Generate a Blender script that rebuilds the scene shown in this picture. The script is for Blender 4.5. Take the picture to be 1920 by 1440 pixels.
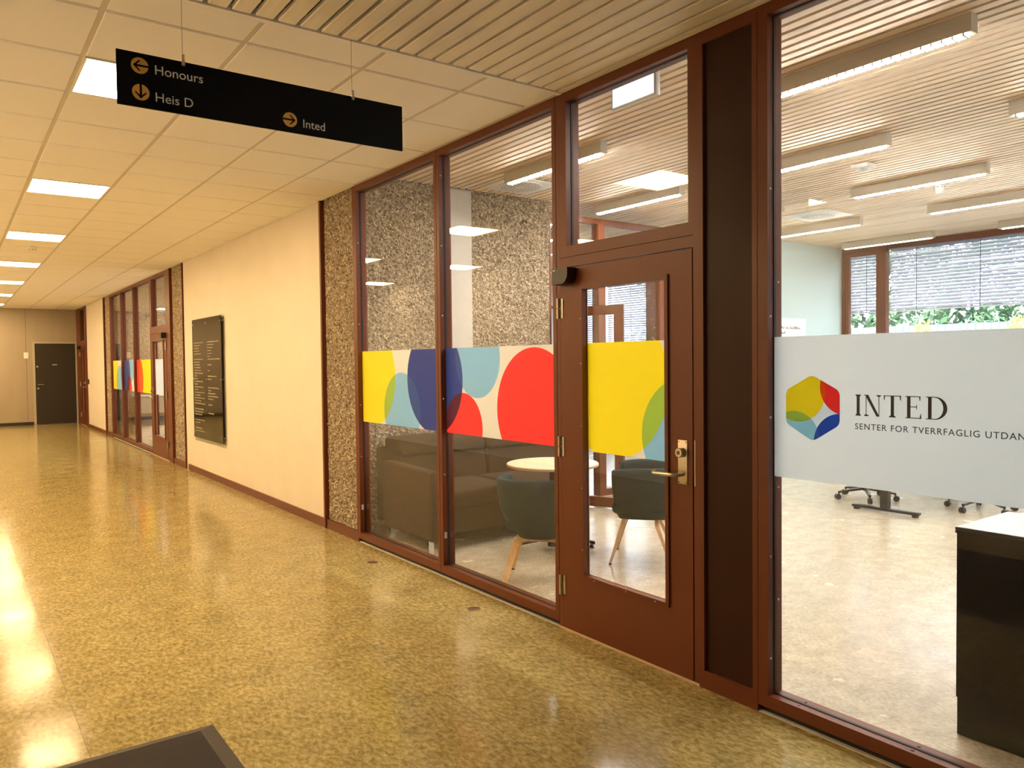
import bpy, bmesh, math, random
import numpy as np
from mathutils import Vector, Matrix
random.seed(7)
for o in list(bpy.data.objects):
    bpy.data.objects.remove(o)
scene = bpy.context.scene
COL = scene.collection

# ------------------------------------------------------------------ camera
CAM_H = 1.57
yaw, pit, rol = math.radians(35.994), math.radians(-1.722), math.radians(0.641)
fw = Vector((math.sin(yaw)*math.cos(pit), math.cos(yaw)*math.cos(pit), math.sin(pit)))
r0 = Vector((math.cos(yaw), -math.sin(yaw), 0)); d0 = -r0.cross(fw)
rt = r0*math.cos(rol) + d0*math.sin(rol); dn = -r0*math.sin(rol) + d0*math.cos(rol)
cam = bpy.data.objects.new('camera', bpy.data.cameras.new('camera'))
COL.objects.link(cam)
cam.matrix_world = Matrix(((rt.x, -dn.x, -fw.x, 0), (rt.y, -dn.y, -fw.y, 0), (rt.z, -dn.z, -fw.z, CAM_H), (0, 0, 0, 1)))
cam.data.sensor_width = 36
cam.data.lens = 1455.7/1920*36
cam.data.clip_start = 0.05
cam.data.clip_end = 200
scene.camera = cam

# ------------------------------------------------------------------ world, sun, exposure
scene.view_settings.view_transform = 'Standard'
scene.view_settings.look = 'None'
scene.view_settings.gamma = 1
scene.view_settings.use_curve_mapping = False
scene.view_settings.exposure = 0.35
world = bpy.data.worlds.new('sky'); scene.world = world
world.use_nodes = True
wn = world.node_tree.nodes; wn.clear()
wo = wn.new('ShaderNodeOutputWorld'); wb = wn.new('ShaderNodeBackground')
wb.inputs['Color'].default_value = (0.80, 0.90, 1.0, 1)
wb.inputs['Strength'].default_value = 6.5
world.node_tree.links.new(wb.outputs[0], wo.inputs[0])
sl = bpy.data.lights.new('sun', 'SUN'); sl.energy = 20.0; sl.angle = math.radians(1.0); sl.color = (1, .95, .85)
sun = bpy.data.objects.new('sun', sl); COL.objects.link(sun)
sun.rotation_euler = Vector((0.62, 0.25, -0.74)).to_track_quat('-Z', 'Y').to_euler()
CORRIDOR_L = 45.0     # radiance of the corridor's ceiling panels
OFFICE_L = 220.0       # radiance of the office's linear lamps

# ------------------------------------------------------------------ materials
def nmat(name):
    m = bpy.data.materials.new(name); m.use_nodes = True
    m.node_tree.nodes.clear()
    return m, m.node_tree.nodes, m.node_tree.links
def pmat(name, col, rough=.5, metal=0, noise=0, nscale=20, bump=0, bscale=200, coat=0, spec=.5, stretch=None, bdist=.002):
    m, N, L = nmat(name)
    out = N.new('ShaderNodeOutputMaterial'); b = N.new('ShaderNodeBsdfPrincipled')
    L.new(b.outputs[0], out.inputs[0])
    b.inputs['Base Color'].default_value = (*col, 1)
    b.inputs['Roughness'].default_value = rough; b.inputs['Metallic'].default_value = metal
    b.inputs['Specular IOR Level'].default_value = spec
    if coat: b.inputs['Coat Weight'].default_value = coat; b.inputs['Coat Roughness'].default_value = .08
    if noise or bump:
        tc = N.new('ShaderNodeTexCoord'); mp = N.new('ShaderNodeMapping')
        L.new(tc.outputs['Object'], mp.inputs[0])
        if stretch: mp.inputs['Scale'].default_value = stretch
    if noise:
        t = N.new('ShaderNodeTexNoise'); t.inputs['Scale'].default_value = nscale; t.inputs['Detail'].default_value = 5
        L.new(mp.outputs[0], t.inputs['Vector'])
        r = N.new('ShaderNodeValToRGB')
        r.color_ramp.elements[0].position = .3; r.color_ramp.elements[1].position = .7
        r.color_ramp.elements[0].color = (*[c*(1-noise) for c in col], 1)
        r.color_ramp.elements[1].color = (*[min(1, c*(1+noise)) for c in col], 1)
        L.new(t.outputs['Fac'], r.inputs[0]); L.new(r.outputs[0], b.inputs['Base Color'])
    if bump:
        t2 = N.new('ShaderNodeTexNoise'); t2.inputs['Scale'].default_value = bscale; t2.inputs['Detail'].default_value = 3
        L.new(mp.outputs[0], t2.inputs['Vector'])
        bp = N.new('ShaderNodeBump'); bp.inputs['Strength'].default_value = bump; bp.inputs['Distance'].default_value = bdist
        L.new(t2.outputs['Fac'], bp.inputs['Height']); L.new(bp.outputs[0], b.inputs['Normal'])
    return m
def emat(name, col, s):
    m, N, L = nmat(name)
    out = N.new('ShaderNodeOutputMaterial'); e = N.new('ShaderNodeEmission')
    e.inputs[0].default_value = (*col, 1); e.inputs[1].default_value = s
    L.new(e.outputs[0], out.inputs[0]); return m
def glass_mat(name, tint=(1, 1, 1), base=.035):
    m, N, L = nmat(name)
    out = N.new('ShaderNodeOutputMaterial'); mx = N.new('ShaderNodeMixShader')
    t = N.new('ShaderNodeBsdfTransparent'); t.inputs[0].default_value = (*tint, 1)
    g = N.new('ShaderNodeBsdfGlossy'); g.inputs['Roughness'].default_value = 0.0
    lw = N.new('ShaderNodeLayerWeight'); lw.inputs['Blend'].default_value = .5
    p = N.new('ShaderNodeMath'); p.operation = 'POWER'; p.inputs[1].default_value = 5
    ma = N.new('ShaderNodeMath'); ma.operation = 'MULTIPLY_ADD'; ma.inputs[1].default_value = .9; ma.inputs[2].default_value = base
    L.new(lw.outputs['Facing'], p.inputs[0]); L.new(p.outputs[0], ma.inputs[0]); L.new(ma.outputs[0], mx.inputs[0])
    L.new(t.outputs[0], mx.inputs[1]); L.new(g.outputs[0], mx.inputs[2]); L.new(mx.outputs[0], out.inputs[0])
    return m
def lino_mat(name, dark, mid, light, rough, scale=1.0, spec=.5):
    m, N, L = nmat(name)
    out = N.new('ShaderNodeOutputMaterial'); b = N.new('ShaderNodeBsdfPrincipled'); L.new(b.outputs[0], out.inputs[0])
    tc = N.new('ShaderNodeTexCoord')
    mp = N.new('ShaderNodeMapping'); mp.inputs['Scale'].default_value = (1, .55, 1); mp.inputs['Rotation'].default_value = (0, 0, .5)
    L.new(tc.outputs['Object'], mp.inputs[0])
    t1 = N.new('ShaderNodeTexNoise'); t1.inputs['Scale'].default_value = 48*scale; t1.inputs['Detail'].default_value = 4; t1.inputs['Roughness'].default_value = .62; t1.inputs['Distortion'].default_value = .5
    L.new(mp.outputs[0], t1.inputs['Vector'])
    r = N.new('ShaderNodeValToRGB'); e = r.color_ramp.elements
    e[0].position = .28; e[0].color = (*dark, 1); e[1].position = .74; e[1].color = (*light, 1)
    k = e.new(.44); k.color = (*[(a*.35+b*.65) for a, b in zip(dark, mid)], 1)
    k = e.new(.56); k.color = (*[(a*.75+b*.25) for a, b in zip(mid, light)], 1)
    L.new(t1.outputs['Fac'], r.inputs[0])
    t2 = N.new('ShaderNodeTexNoise'); t2.inputs['Scale'].default_value = 5*scale; t2.inputs['Detail'].default_value = 8; t2.inputs['Roughness'].default_value = .65
    L.new(tc.outputs['Object'], t2.inputs['Vector'])
    mr = N.new('ShaderNodeMapRange'); mr.inputs['From Min'].default_value = .3; mr.inputs['From Max'].default_value = .7; mr.inputs['To Min'].default_value = .82; mr.inputs['To Max'].default_value = 1.16
    L.new(t2.outputs['Fac'], mr.inputs[0])
    mm = N.new('ShaderNodeVectorMath'); mm.operation = 'SCALE'
    L.new(r.outputs[0], mm.inputs[0]); L.new(mr.outputs[0], mm.inputs['Scale']); L.new(mm.outputs[0], b.inputs['Base Color'])
    t3 = N.new('ShaderNodeTexNoise'); t3.inputs['Scale'].default_value = 3; t3.inputs['Detail'].default_value = 5
    L.new(tc.outputs['Object'], t3.inputs['Vector'])
    m3 = N.new('ShaderNodeMapRange'); m3.inputs['From Min'].default_value = .3; m3.inputs['From Max'].default_value = .7; m3.inputs['To Min'].default_value = rough*.75; m3.inputs['To Max'].default_value = rough*1.3
    L.new(t3.outputs['Fac'], m3.inputs[0]); L.new(m3.outputs[0], b.inputs['Roughness'])
    b.inputs['Specular IOR Level'].default_value = spec
    t4 = N.new('ShaderNodeTexNoise'); t4.inputs['Scale'].default_value = 9; t4.inputs['Detail'].default_value = 2
    L.new(tc.outputs['Object'], t4.inputs['Vector'])
    bp = N.new('ShaderNodeBump'); bp.inputs['Strength'].default_value = .10; bp.inputs['Distance'].default_value = .003
    L.new(t4.outputs['Fac'], bp.inputs['Height']); L.new(bp.outputs[0], b.inputs['Normal'])
    return m
def stone_mat(name):
    m, N, L = nmat(name)
    out = N.new('ShaderNodeOutputMaterial'); b = N.new('ShaderNodeBsdfPrincipled'); L.new(b.outputs[0], out.inputs[0])
    tc = N.new('ShaderNodeTexCoord')
    v = N.new('ShaderNodeTexVoronoi'); v.inputs['Scale'].default_value = 62
    L.new(tc.outputs['Object'], v.inputs['Vector'])
    sp = N.new('ShaderNodeSeparateColor'); L.new(v.outputs['Color'], sp.inputs[0])
    r = N.new('ShaderNodeValToRGB'); e = r.color_ramp.elements
    e[0].position = 0; e[0].color = (.13, .10, .065, 1); e[1].position = 1; e[1].color = (.66, .56, .42, 1)
    for p, c in ((.2, (.24, .18, .12, 1)), (.5, (.33, .255, .17, 1)), (.85, (.42, .335, .23, 1))):
        k = e.new(p); k.color = c
    L.new(sp.outputs[0], r.inputs[0])
    n = N.new('ShaderNodeTexNoise'); n.inputs['Scale'].default_value = 120; n.inputs['Detail'].default_value = 4
    L.new(tc.outputs['Object'], n.inputs['Vector'])
    mr = N.new('ShaderNodeMapRange'); mr.inputs['To Min'].default_value = .55; mr.inputs['To Max'].default_value = 1.45
    L.new(n.outputs['Fac'], mr.inputs[0])
    mm = N.new('ShaderNodeVectorMath'); mm.operation = 'SCALE'; L.new(r.outputs[0], mm.inputs[0]); L.new(mr.outputs[0], mm.inputs['Scale'])
    L.new(mm.outputs[0], b.inputs['Base Color']); b.inputs['Roughness'].default_value = .75
    bp = N.new('ShaderNodeBump'); bp.inputs['Strength'].default_value = .9; bp.inputs['Distance'].default_value = .012; bp.invert = True
    L.new(v.outputs['Distance'], bp.inputs['Height']); L.new(bp.outputs[0], b.inputs['Normal'])
    return m
def wood_mat(name, a, c, rough=.45, scale=(60, 3, 60)):
    m, N, L = nmat(name)
    out = N.new('ShaderNodeOutputMaterial'); b = N.new('ShaderNodeBsdfPrincipled'); L.new(b.outputs[0], out.inputs[0])
    tc = N.new('ShaderNodeTexCoord'); oi = N.new('ShaderNodeObjectInfo')
    ad = N.new('ShaderNodeVectorMath'); ad.operation = 'ADD'
    L.new(tc.outputs['Object'], ad.inputs[0]); L.new(oi.outputs['Location'], ad.inputs[1])
    mp = N.new('ShaderNodeMapping'); mp.inputs['Scale'].default_value = scale; L.new(ad.outputs[0], mp.inputs[0])
    n = N.new('ShaderNodeTexNoise'); n.inputs['Scale'].default_value = 1; n.inputs['Detail'].default_value = 5; L.new(mp.outputs[0], n.inputs['Vector'])
    r = N.new('ShaderNodeValToRGB'); r.color_ramp.elements[0].position = .3; r.color_ramp.elements[1].position = .7
    r.color_ramp.elements[0].color = (*a, 1); r.color_ramp.elements[1].color = (*c, 1)
    L.new(n.outputs['Fac'], r.inputs[0])
    mr = N.new('ShaderNodeMapRange'); mr.inputs['To Min'].default_value = .88; mr.inputs['To Max'].default_value = 1.08
    L.new(oi.outputs['Random'], mr.inputs[0])
    mm = N.new('ShaderNodeVectorMath'); mm.operation = 'SCALE'; L.new(r.outputs[0], mm.inputs[0]); L.new(mr.outputs[0], mm.inputs['Scale'])
    L.new(mm.outputs[0], b.inputs['Base Color']); b.inputs['Roughness'].default_value = rough
    return m
def film_mat(name, circles, base=(.92, .90, .84), ax='yz', trans=.55, clear=0.0, rough=.35):
    """printed adhesive film: circles (c0, c1, r, colour) multiply over the base colour"""
    m, N, L = nmat(name)
    out = N.new('ShaderNodeOutputMaterial')
    g = N.new('ShaderNodeNewGeometry'); sp = N.new('ShaderNodeSeparateXYZ'); L.new(g.outputs['Position'], sp.inputs[0])
    Y, Z = sp.outputs['XYZ'.index(ax[0].upper())], sp.outputs['XYZ'.index(ax[1].upper())]
    def mth(op, a, b=None):
        k = N.new('ShaderNodeMath'); k.operation = op
        for i, q in enumerate((a, b)):
            if q is None: continue
            if isinstance(q, (int, float)): k.inputs[i].default_value = q
            else: L.new(q, k.inputs[i])
        return k.outputs[0]
    rgb = N.new('ShaderNodeRGB'); rgb.outputs[0].default_value = (*base, 1)
    cur = rgb.outputs[0]; cov = None
    def mixc(fac, a, b, mode='MIX'):
        k = N.new('ShaderNodeMix'); k.data_type = 'RGBA'; k.blend_type = mode
        for key, q in (('Factor', fac), ('A', a), ('B', b)):
            if isinstance(q, float): k.inputs[key].default_value = q
            elif isinstance(q, tuple): k.inputs[key].default_value = (*q, 1)
            else: L.new(q, k.inputs[key])
        return k.outputs['Result']
    for (cy, cz, r, col) in circles:
        dy = mth('SUBTRACT', Y, cy); dz = mth('SUBTRACT', Z, cz)
        d = mth('ADD', mth('MULTIPLY', dy, dy), mth('MULTIPLY', dz, dz))
        msk = mth('LESS_THAN', d, r*r)
        if cov is None: new = col; cov = msk
        else:     # where prints overlap the inks mix
            over = mixc(.7, mixc(.5, cur, col), mixc(1.0, cur, col, 'MULTIPLY'))
            new = mixc(cov, col, over); cov = mth('MAXIMUM', cov, msk)
        cur = mixc(msk, cur, new)
    df = N.new('ShaderNodeBsdfPrincipled'); df.inputs['Roughness'].default_value = rough; df.inputs['Specular IOR Level'].default_value = .3
    L.new(cur, df.inputs['Base Color'])
    tl = N.new('ShaderNodeBsdfTranslucent'); L.new(cur, tl.inputs[0])
    mx = N.new('ShaderNodeMixShader'); mx.inputs[0].default_value = trans
    L.new(df.outputs[0], mx.inputs[1]); L.new(tl.outputs[0], mx.inputs[2])
    last = mx.outputs[0]
    if clear:
        t = N.new('ShaderNodeBsdfTransparent'); m2 = N.new('ShaderNodeMixShader'); m2.inputs[0].default_value = clear
        L.new(last, m2.inputs[1]); L.new(t.outputs[0], m2.inputs[2]); last = m2.outputs[0]
    L.new(last, out.inputs[0])
    return m
def leaf_mat(name, c1, c2, tr=.35):
    m, N, L = nmat(name)
    out = N.new('ShaderNodeOutputMaterial'); mx = N.new('ShaderNodeMixShader'); mx.inputs[0].default_value = tr
    g = N.new('ShaderNodeNewGeometry'); r = N.new('ShaderNodeValToRGB')
    r.color_ramp.elements[0].color = (*c1, 1); r.color_ramp.elements[1].color = (*c2, 1)
    L.new(g.outputs['Random Per Island'], r.inputs[0])
    d = N.new('ShaderNodeBsdfPrincipled'); d.inputs['Roughness'].default_value = .4
    t = N.new('ShaderNodeBsdfTranslucent'); L.new(r.outputs[0], d.inputs['Base Color']); L.new(r.outputs[0], t.inputs[0])
    L.new(d.outputs[0], mx.inputs[1]); L.new(t.outputs[0], mx.inputs[2]); L.new(mx.outputs[0], out.inputs[0])
    return m

M = {}
M['wall'] = pmat('white_wall_paint', (.70, .63, .53), .55, noise=.03, nscale=3, bump=.15, bscale=250)
M['wall2'] = pmat('bounce_white_wall_paint', (.90, .87, .82), .6)  # left wall made paler than the cream walls to bounce extra light
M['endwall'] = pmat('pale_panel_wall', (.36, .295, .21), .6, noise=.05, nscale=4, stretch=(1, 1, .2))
M['tile'] = pmat('ceiling_tile_fibre', (.90, .87, .83), .85, noise=.05, nscale=300, bump=.25, bscale=350)
M['grid'] = pmat('ceiling_grid_paint', (.62, .57, .50), .5)
M['plank'] = pmat('beige_metal_plank', (.84, .76, .62), .35, noise=.05, nscale=4, stretch=(6, .5, 1))
M['void'] = pmat('dark_ceiling_void', (.008, .007, .006), .9)
M['slab'] = pmat('roof_slab', (.3, .3, .3), .9)
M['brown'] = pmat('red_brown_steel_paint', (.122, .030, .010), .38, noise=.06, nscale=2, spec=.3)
M['browndk'] = pmat('brown_steel_paint_shaded', (.032, .010, .0045), .45, noise=.06, nscale=2, spec=.15)  # frame brown darkened: weak light on the recessed panel put into the colour
M['gasket'] = pmat('black_rubber', (.008, .007, .006), .6)
M['glass'] = glass_mat('clear_glass')
M['lino'] = lino_mat('green_brown_linoleum', (.17, .13, .048), (.31, .245, .095), (.48, .39, .185), .13, spec=.10)
M['lino2'] = lino_mat('cream_linoleum', (.36, .295, .205), (.50, .43, .32), (.57, .50, .39), .22, scale=1.6, spec=.35)
M['stone'] = stone_mat('exposed_aggregate_concrete')
M['slat'] = wood_mat('pale_pine_slat', (.82, .64, .44), (.90, .74, .55))
M['felt'] = pmat('brown_felt_backing', (.26, .17, .11), .9)
M['blue'] = pmat('pale_aqua_wall_paint', (.52, .66, .66), .6)
M['office'] = pmat('office_white_paint', (.78, .76, .72), .6)
M['greypanel'] = pmat('grey_steel_panel', (.50, .47, .42), .5, noise=.03)
M['black'] = pmat('black_plastic', (.012, .011, .010), .42)
M['blackmet'] = pmat('black_powder_coat', (.006, .006, .007), .35)
M['signblk'] = pmat('matt_black_sign', (.0035, .0035, .0035), .6, spec=.08)
M['steel'] = pmat('brushed_steel', (.50, .44, .34), .32, metal=1)
M['chrome'] = pmat('chrome', (.85, .83, .80), .12, metal=1)
M['gold'] = pmat('sign_amber_print', (.62, .33, .05), .5)
M['lett'] = pmat('sign_grey_print', (.60, .58, .53), .5)
M['ink'] = pmat('black_print', (.02, .02, .02), .6)
M['sofa'] = pmat('brown_woven_fabric', (.042, .025, .014), .9, noise=.12, nscale=260, bump=.3, bscale=600, spec=.2)
M['teal'] = pmat('dark_teal_wool', (.010, .028, .034), .9, noise=.2, nscale=200, bump=.3, bscale=500, spec=.2)
M['oak'] = wood_mat('light_oak', (.60, .36, .17), (.74, .48, .25), .45, (40, 40, 3))
M['ttop'] = pmat('pale_birch_laminate', (.82, .74, .50), .3)
M['birch'] = pmat('birch_ply_edge', (.60, .43, .22), .5)
M['lamac'] = pmat('light_grey_laminate', (.62, .62, .66), .25)
M['cab'] = pmat('black_laminate', (.006, .005, .0045), .35, noise=.2, nscale=5, spec=.2)
M['mat'] = pmat('charcoal_mat_pile', (.022, .015, .013), .95, noise=.35, nscale=400, bump=.6, bscale=600)
M['matedge'] = pmat('mat_rubber_edge', (.035, .027, .02), .6)
M['white'] = pmat('white_plastic', (.80, .79, .76), .45)
M['fixture'] = pmat('fixture_grey_paint', (.60, .56, .48), .5)
M['lamp'] = emat('corridor_lamp_diffuser', (1.0, .70, .36), CORRIDOR_L)
M['olamp'] = emat('office_lamp_glow', (1.0, .89, .72), OFFICE_L)
for _i, _k in enumerate((1.0, 1.0, .7, .22, .07)): M['olamp%d' % _i] = emat('office_lamp_glow_dim_%d' % _i, (1.0, .94, .84), OFFICE_L*_k)   # rows dim towards the daylight
M['olamp2b'] = emat('added_far_lamp_glow', (1.0, .92, .80), 55)  # glow of the lamps added in the far office
M['exit'] = emat('exit_sign_glow', (.72, .92, 1.0), 1.3)
M['led'] = emat('green_led', (.3, 1, .4), 2)
M['blind'] = film_mat('blind_slat_white', [], base=(.66, .66, .76), trans=.22)
M['cord'] = pmat('blind_cord', (.10, .10, .14), .7)
M['door'] = pmat('dark_brown_door', (.018, .011, .006), .5, noise=.1)
M['jamb'] = pmat('grey_door_jamb', (.42, .38, .30), .5)
M['base'] = pmat('black_skirting', (.02, .016, .012), .5)
M['thresh'] = pmat('pale_threshold_strip', (.55, .38, .24), .5)
M['board'] = pmat('smoked_glass_board', (.010, .009, .006), .06, spec=.3)
M['boardtext'] = pmat('board_text_print', (.27, .245, .16), .6)
M['acryl'] = glass_mat('acrylic_edge', (.95, .98, .96), .06)
M['wboard'] = pmat('whiteboard_enamel', (.88, .88, .85), .2)
M['leaf'] = leaf_mat('hedge_leaves', (.02, .075, .045), (.15, .30, .15))
M['leafy'] = leaf_mat('yellow_shrub_leaves', (.35, .38, .06), (.62, .60, .22))
M['fence'] = pmat('pale_blue_fence_board', (.10, .19, .25), .6, noise=.15, nscale=6)
M['ground'] = pmat('paving', (.65, .64, .60), .9, noise=.1, nscale=2)
M['bark'] = pmat('bark', (.1, .07, .05), .9)
M['counter'] = pmat('beige_counter_front', (.42, .38, .31), .5)
M['dkgrey'] = pmat('dark_grey_front', (.10, .10, .10), .5)
M['sticker'] = pmat('grey_sticker', (.55, .50, .45), .6)
M['bronze'] = pmat('brown_floor_plate', (.13, .07, .03), .4, metal=.4)

# ------------------------------------------------------------------ mesh helpers
def tag(o, label=None, cat=None, group=None, kind=None):
    if label: o['label'] = label
    if cat: o['category'] = cat
    if group: o['group'] = group
    if kind: o['kind'] = kind
    return o
def empty(name, loc=(0, 0, 0), label=None, cat=None, group=None, kind=None):
    o = bpy.data.objects.new(name, None); COL.objects.link(o); o.location = loc
    o.empty_display_size = .1
    return tag(o, label, cat, group, kind)
def off(p):
    v = Vector((0, 0, 0))
    while p is not None:
        v += p.location; p = p.parent
    return v
def link(name, me, mat=None, parent=None, smooth=False):
    if mat is not None and not me.materials: me.materials.append(M[mat] if isinstance(mat, str) else mat)
    o = bpy.data.objects.new(name, me); COL.objects.link(o); o.parent = parent
    if smooth:
        for p in me.polygons: p.use_smooth = True
    return o
class MB:
    """collects geometry in world (or thing) coordinates, then builds ONE mesh object"""
    def __init__(s): s.v, s.f = [], []
    def add(s, v, f):
        n = len(s.v); s.v += [tuple(q) for q in v]; s.f += [tuple(i+n for i in q) for q in f]; return s
    def box(s, x0, x1, y0, y1, z0, z1):
        v = [(x, y, z) for z in (z0, z1) for y in (y0, y1) for x in (x0, x1)]
        return s.add(v, [(0, 2, 3, 1), (4, 5, 7, 6), (0, 1, 5, 4), (2, 6, 7, 3), (0, 4, 6, 2), (1, 3, 7, 5)])
    def rbox(s, x0, x1, y0, y1, z0, z1, r=.01, seg=2):
        bm = bmesh.new(); bmesh.ops.create_cube(bm, size=1)
        for q in bm.verts:
            q.co = Vector(((x0+x1)/2+q.co.x*(x1-x0), (y0+y1)/2+q.co.y*(y1-y0), (z0+z1)/2+q.co.z*(z1-z0)))
        bmesh.ops.bevel(bm, geom=bm.edges[:], offset=r, segments=seg, profile=.5, affect='EDGES')
        bm.verts.index_update()
        s.add([q.co for q in bm.verts], [[q.index for q in f.verts] for f in bm.faces]); bm.free(); return s
    def cyl(s, p0, p1, r0, r1=None, n=16, caps=True):
        r1 = r0 if r1 is None else r1
        p0, p1 = Vector(p0), Vector(p1); d = (p1-p0).normalized()
        a = d.orthogonal().normalized(); b = d.cross(a)
        v = []
        for p, r in ((p0, r0), (p1, r1)):
            for i in range(n):
                t = 2*math.pi*i/n; v.append(p + a*math.cos(t)*r + b*math.sin(t)*r)
        f = [(i, (i+1) % n, n+(i+1) % n, n+i) for i in range(n)]
        if caps: f += [tuple(range(n))[::-1], tuple(range(n, 2*n))]
        return s.add(v, f)
    def lathe(s, c, prof, n=32, axis='z'):
        v = []; k = len(prof)
        for i in range(n):
            t = 2*math.pi*i/n
            for r, h in prof:
                q = (r*math.cos(t), r*math.sin(t), h)
                if axis == 'x': q = (h, r*math.cos(t), r*math.sin(t))
                v.append((c[0]+q[0], c[1]+q[1], c[2]+q[2]))
        f = []
        for i in range(n):
            j = (i+1) % n
            for a in range(k-1): f.append((i*k+a, j*k+a, j*k+a+1, i*k+a+1))
        return s.add(v, f)
    def sweep(s, pts, sec, up=(0, 0, 1), scale=None):
        """sweep a closed section (list of 2D points) along pts"""
        pts = [Vector(p) for p in pts]; n = len(sec); v = []
        for i, p in enumerate(pts):
            d = (pts[min(i+1, len(pts)-1)]-pts[max(i-1, 0)]).normalized()
            u = Vector(up); a = d.cross(u)
            if a.length < 1e-4: a = d.orthogonal()
            a.normalize(); b = a.cross(d)
            k = scale[i] if scale else 1
            for q in sec: v.append(p + a*q[0]*k + b*q[1]*k)
        f = []
        for i in range(len(pts)-1):
            for j in range(n):
                f.append((i*n+j, i*n+(j+1) % n, (i+1)*n+(j+1) % n, (i+1)*n+j))
        f += [tuple(range(n))[::-1], tuple(range((len(pts)-1)*n, len(pts)*n))]
        return s.add(v, f)
    def tube(s, pts, r, n=10, up=(0, 0, 1)):
        return s.sweep(pts, [(r*math.cos(2*math.pi*i/n), r*math.sin(2*math.pi*i/n)) for i in range(n)], up)
    def quad(s, a, b, c, d): return s.add([a, b, c, d], [(0, 1, 2, 3)])
    def build(s, name, mat, parent=None, smooth=False, loc=None):
        o0 = off(parent); base = Vector(loc) if loc else Vector((0, 0, 0))
        me = bpy.data.meshes.new(name)
        me.from_pydata([(q[0]-o0.x-base.x, q[1]-o0.y-base.y, q[2]-o0.z-base.z) for q in s.v], [], s.f)
        me.update()
        o = link(name, me, mat, parent)
        o.location = base
        if smooth:
            for p in me.polygons: p.use_smooth = True
        bm = bmesh.new(); bm.from_mesh(me); bmesh.ops.recalc_face_normals(bm, faces=bm.faces); bm.to_mesh(me); bm.free()
        if smooth == 'auto':
            me.set_sharp_from_angle(angle=math.radians(35))
        return o
def box(name, mat, parent, *a, bevel=0):
    m = MB()
    if bevel: m.rbox(*a, r=bevel)
    else: m.box(*a)
    return m.build(name, mat, parent, smooth='auto' if bevel else False)
def copy_tree(o, parent=None):
    c = o.copy(); COL.objects.link(c); c.parent = parent
    for ch in list(o.children): copy_tree(ch, c)
    return c
def rough_panel(name, org, u, v, nrm, su, sv, step, amp, parent=None, seed=1, depth=.1):
    """slab with a stony displaced front, org = lower corner"""
    rng = np.random.default_rng(seed)
    nu, nv = max(2, int(su/step)), max(2, int(sv/step))
    h = rng.normal(0, 1, (nv+1, nu+1))
    k = (h + np.roll(h, 1, 0) + np.roll(h, 1, 1) + np.roll(h, (1, 1), (0, 1)))/2
    big = rng.normal(0, 1, (nv//6+3, nu//6+3))
    iy = (np.arange(nv+1)/6).astype(int); ix = (np.arange(nu+1)/6).astype(int)
    hh = (.75*h + .45*k + .5*big[iy][:, ix])*amp
    hh = np.clip(hh, -2*amp, 2*amp)
    hh[0, :] = hh[-1, :] = 0; hh[:, 0] = hh[:, -1] = 0
    O = np.array(org); U = np.array(u); V = np.array(v); Nn = np.array(nrm)
    jj = rng.normal(0, step*.22, (nv+1, nu+1, 2)); jj[0] = jj[-1] = 0; jj[:, 0] = jj[:, -1] = 0
    a = np.linspace(0, su, nu+1)[None, :] + jj[..., 0]; b = np.linspace(0, sv, nv+1)[:, None] + jj[..., 1]
    P = O + a[..., None]*U + b[..., None]*V + hh[..., None]*Nn
    vs = P.reshape(-1, 3).tolist()
    W = nu+1
    fs = []
    for j in range(nv):
        for i in range(nu):
            q = j*W+i
            if (i+j) & 1: fs += [(q, q+1, q+W+1), (q, q+W+1, q+W)]
            else: fs += [(q, q+1, q+W), (q+1, q+W+1, q+W)]
    n = len(vs)
    for q in ((0, 0), (su, 0), (su, sv), (0, sv)):
        vs.append((O+U*q[0]+V*q[1]-Nn*depth).tolist())
    fs += [(n, n+3, n+2, n+1), (0, nu, n+1, n), (nu*1+nv*W-0, nv*W, n+3, n+2), (nv*W, 0, n, n+3), (nu, nu+nv*W, n+2, n+1)]
    m = MB(); m.add(vs, fs)
    return m.build(name, 'stone', parent)
def text(name, body, size, org, right, up, mat, parent, ext=.0006, spacing=1.0):
    cu = bpy.data.curves.new(name, 'FONT'); cu.body = body; cu.size = size; cu.extrude = ext; cu.space_character = spacing; cu.resolution_u = 4
    t = bpy.data.objects.new(name, cu); COL.objects.link(t)
    dg = bpy.context.evaluated_depsgraph_get(); dg.update()
    me = bpy.data.meshes.new_from_object(t.evaluated_get(dg)); bpy.data.objects.remove(t)
    R, U = Vector(right), Vector(up); Nn = R.cross(U); o0 = off(parent); O = Vector(org)-o0
    for q in me.vertices: q.co = O + R*q.co.x + U*q.co.y + Nn*q.co.z
    me.materials.clear()
    return link(name, me, mat, parent)
def scr(name, parent, pts, nrm=(-1, 0, 0), r=.006, mat='steel'):
    """small screw heads sharing one mesh"""
    me = None
    for p in pts:
        if me is None:
            m = MB(); m.cyl((0, 0, 0), Vector(nrm)*.003, r, r*.7, n=8)
            o = m.build(name, mat, None); o.parent = parent; me = o.data
        else: o = link(name, me, None, parent)
        o.location = Vector(p)-off(parent)

D = 2.873            # front plane of the glazed partition
ZC = 3.09            # corridor ceiling
ZR = 3.28            # office ceiling (underside of slats)
XB = D+.10           # back of the partition frames
XG = 2.918           # glass
YE = 24.2            # far end wall
XL = -1.45           # corridor's left wall
XW = 11.5            # facade
YN, YF = -3.2, 13.6  # office extents along the corridor
YB = -5.0            # corridor behind the camera

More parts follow.
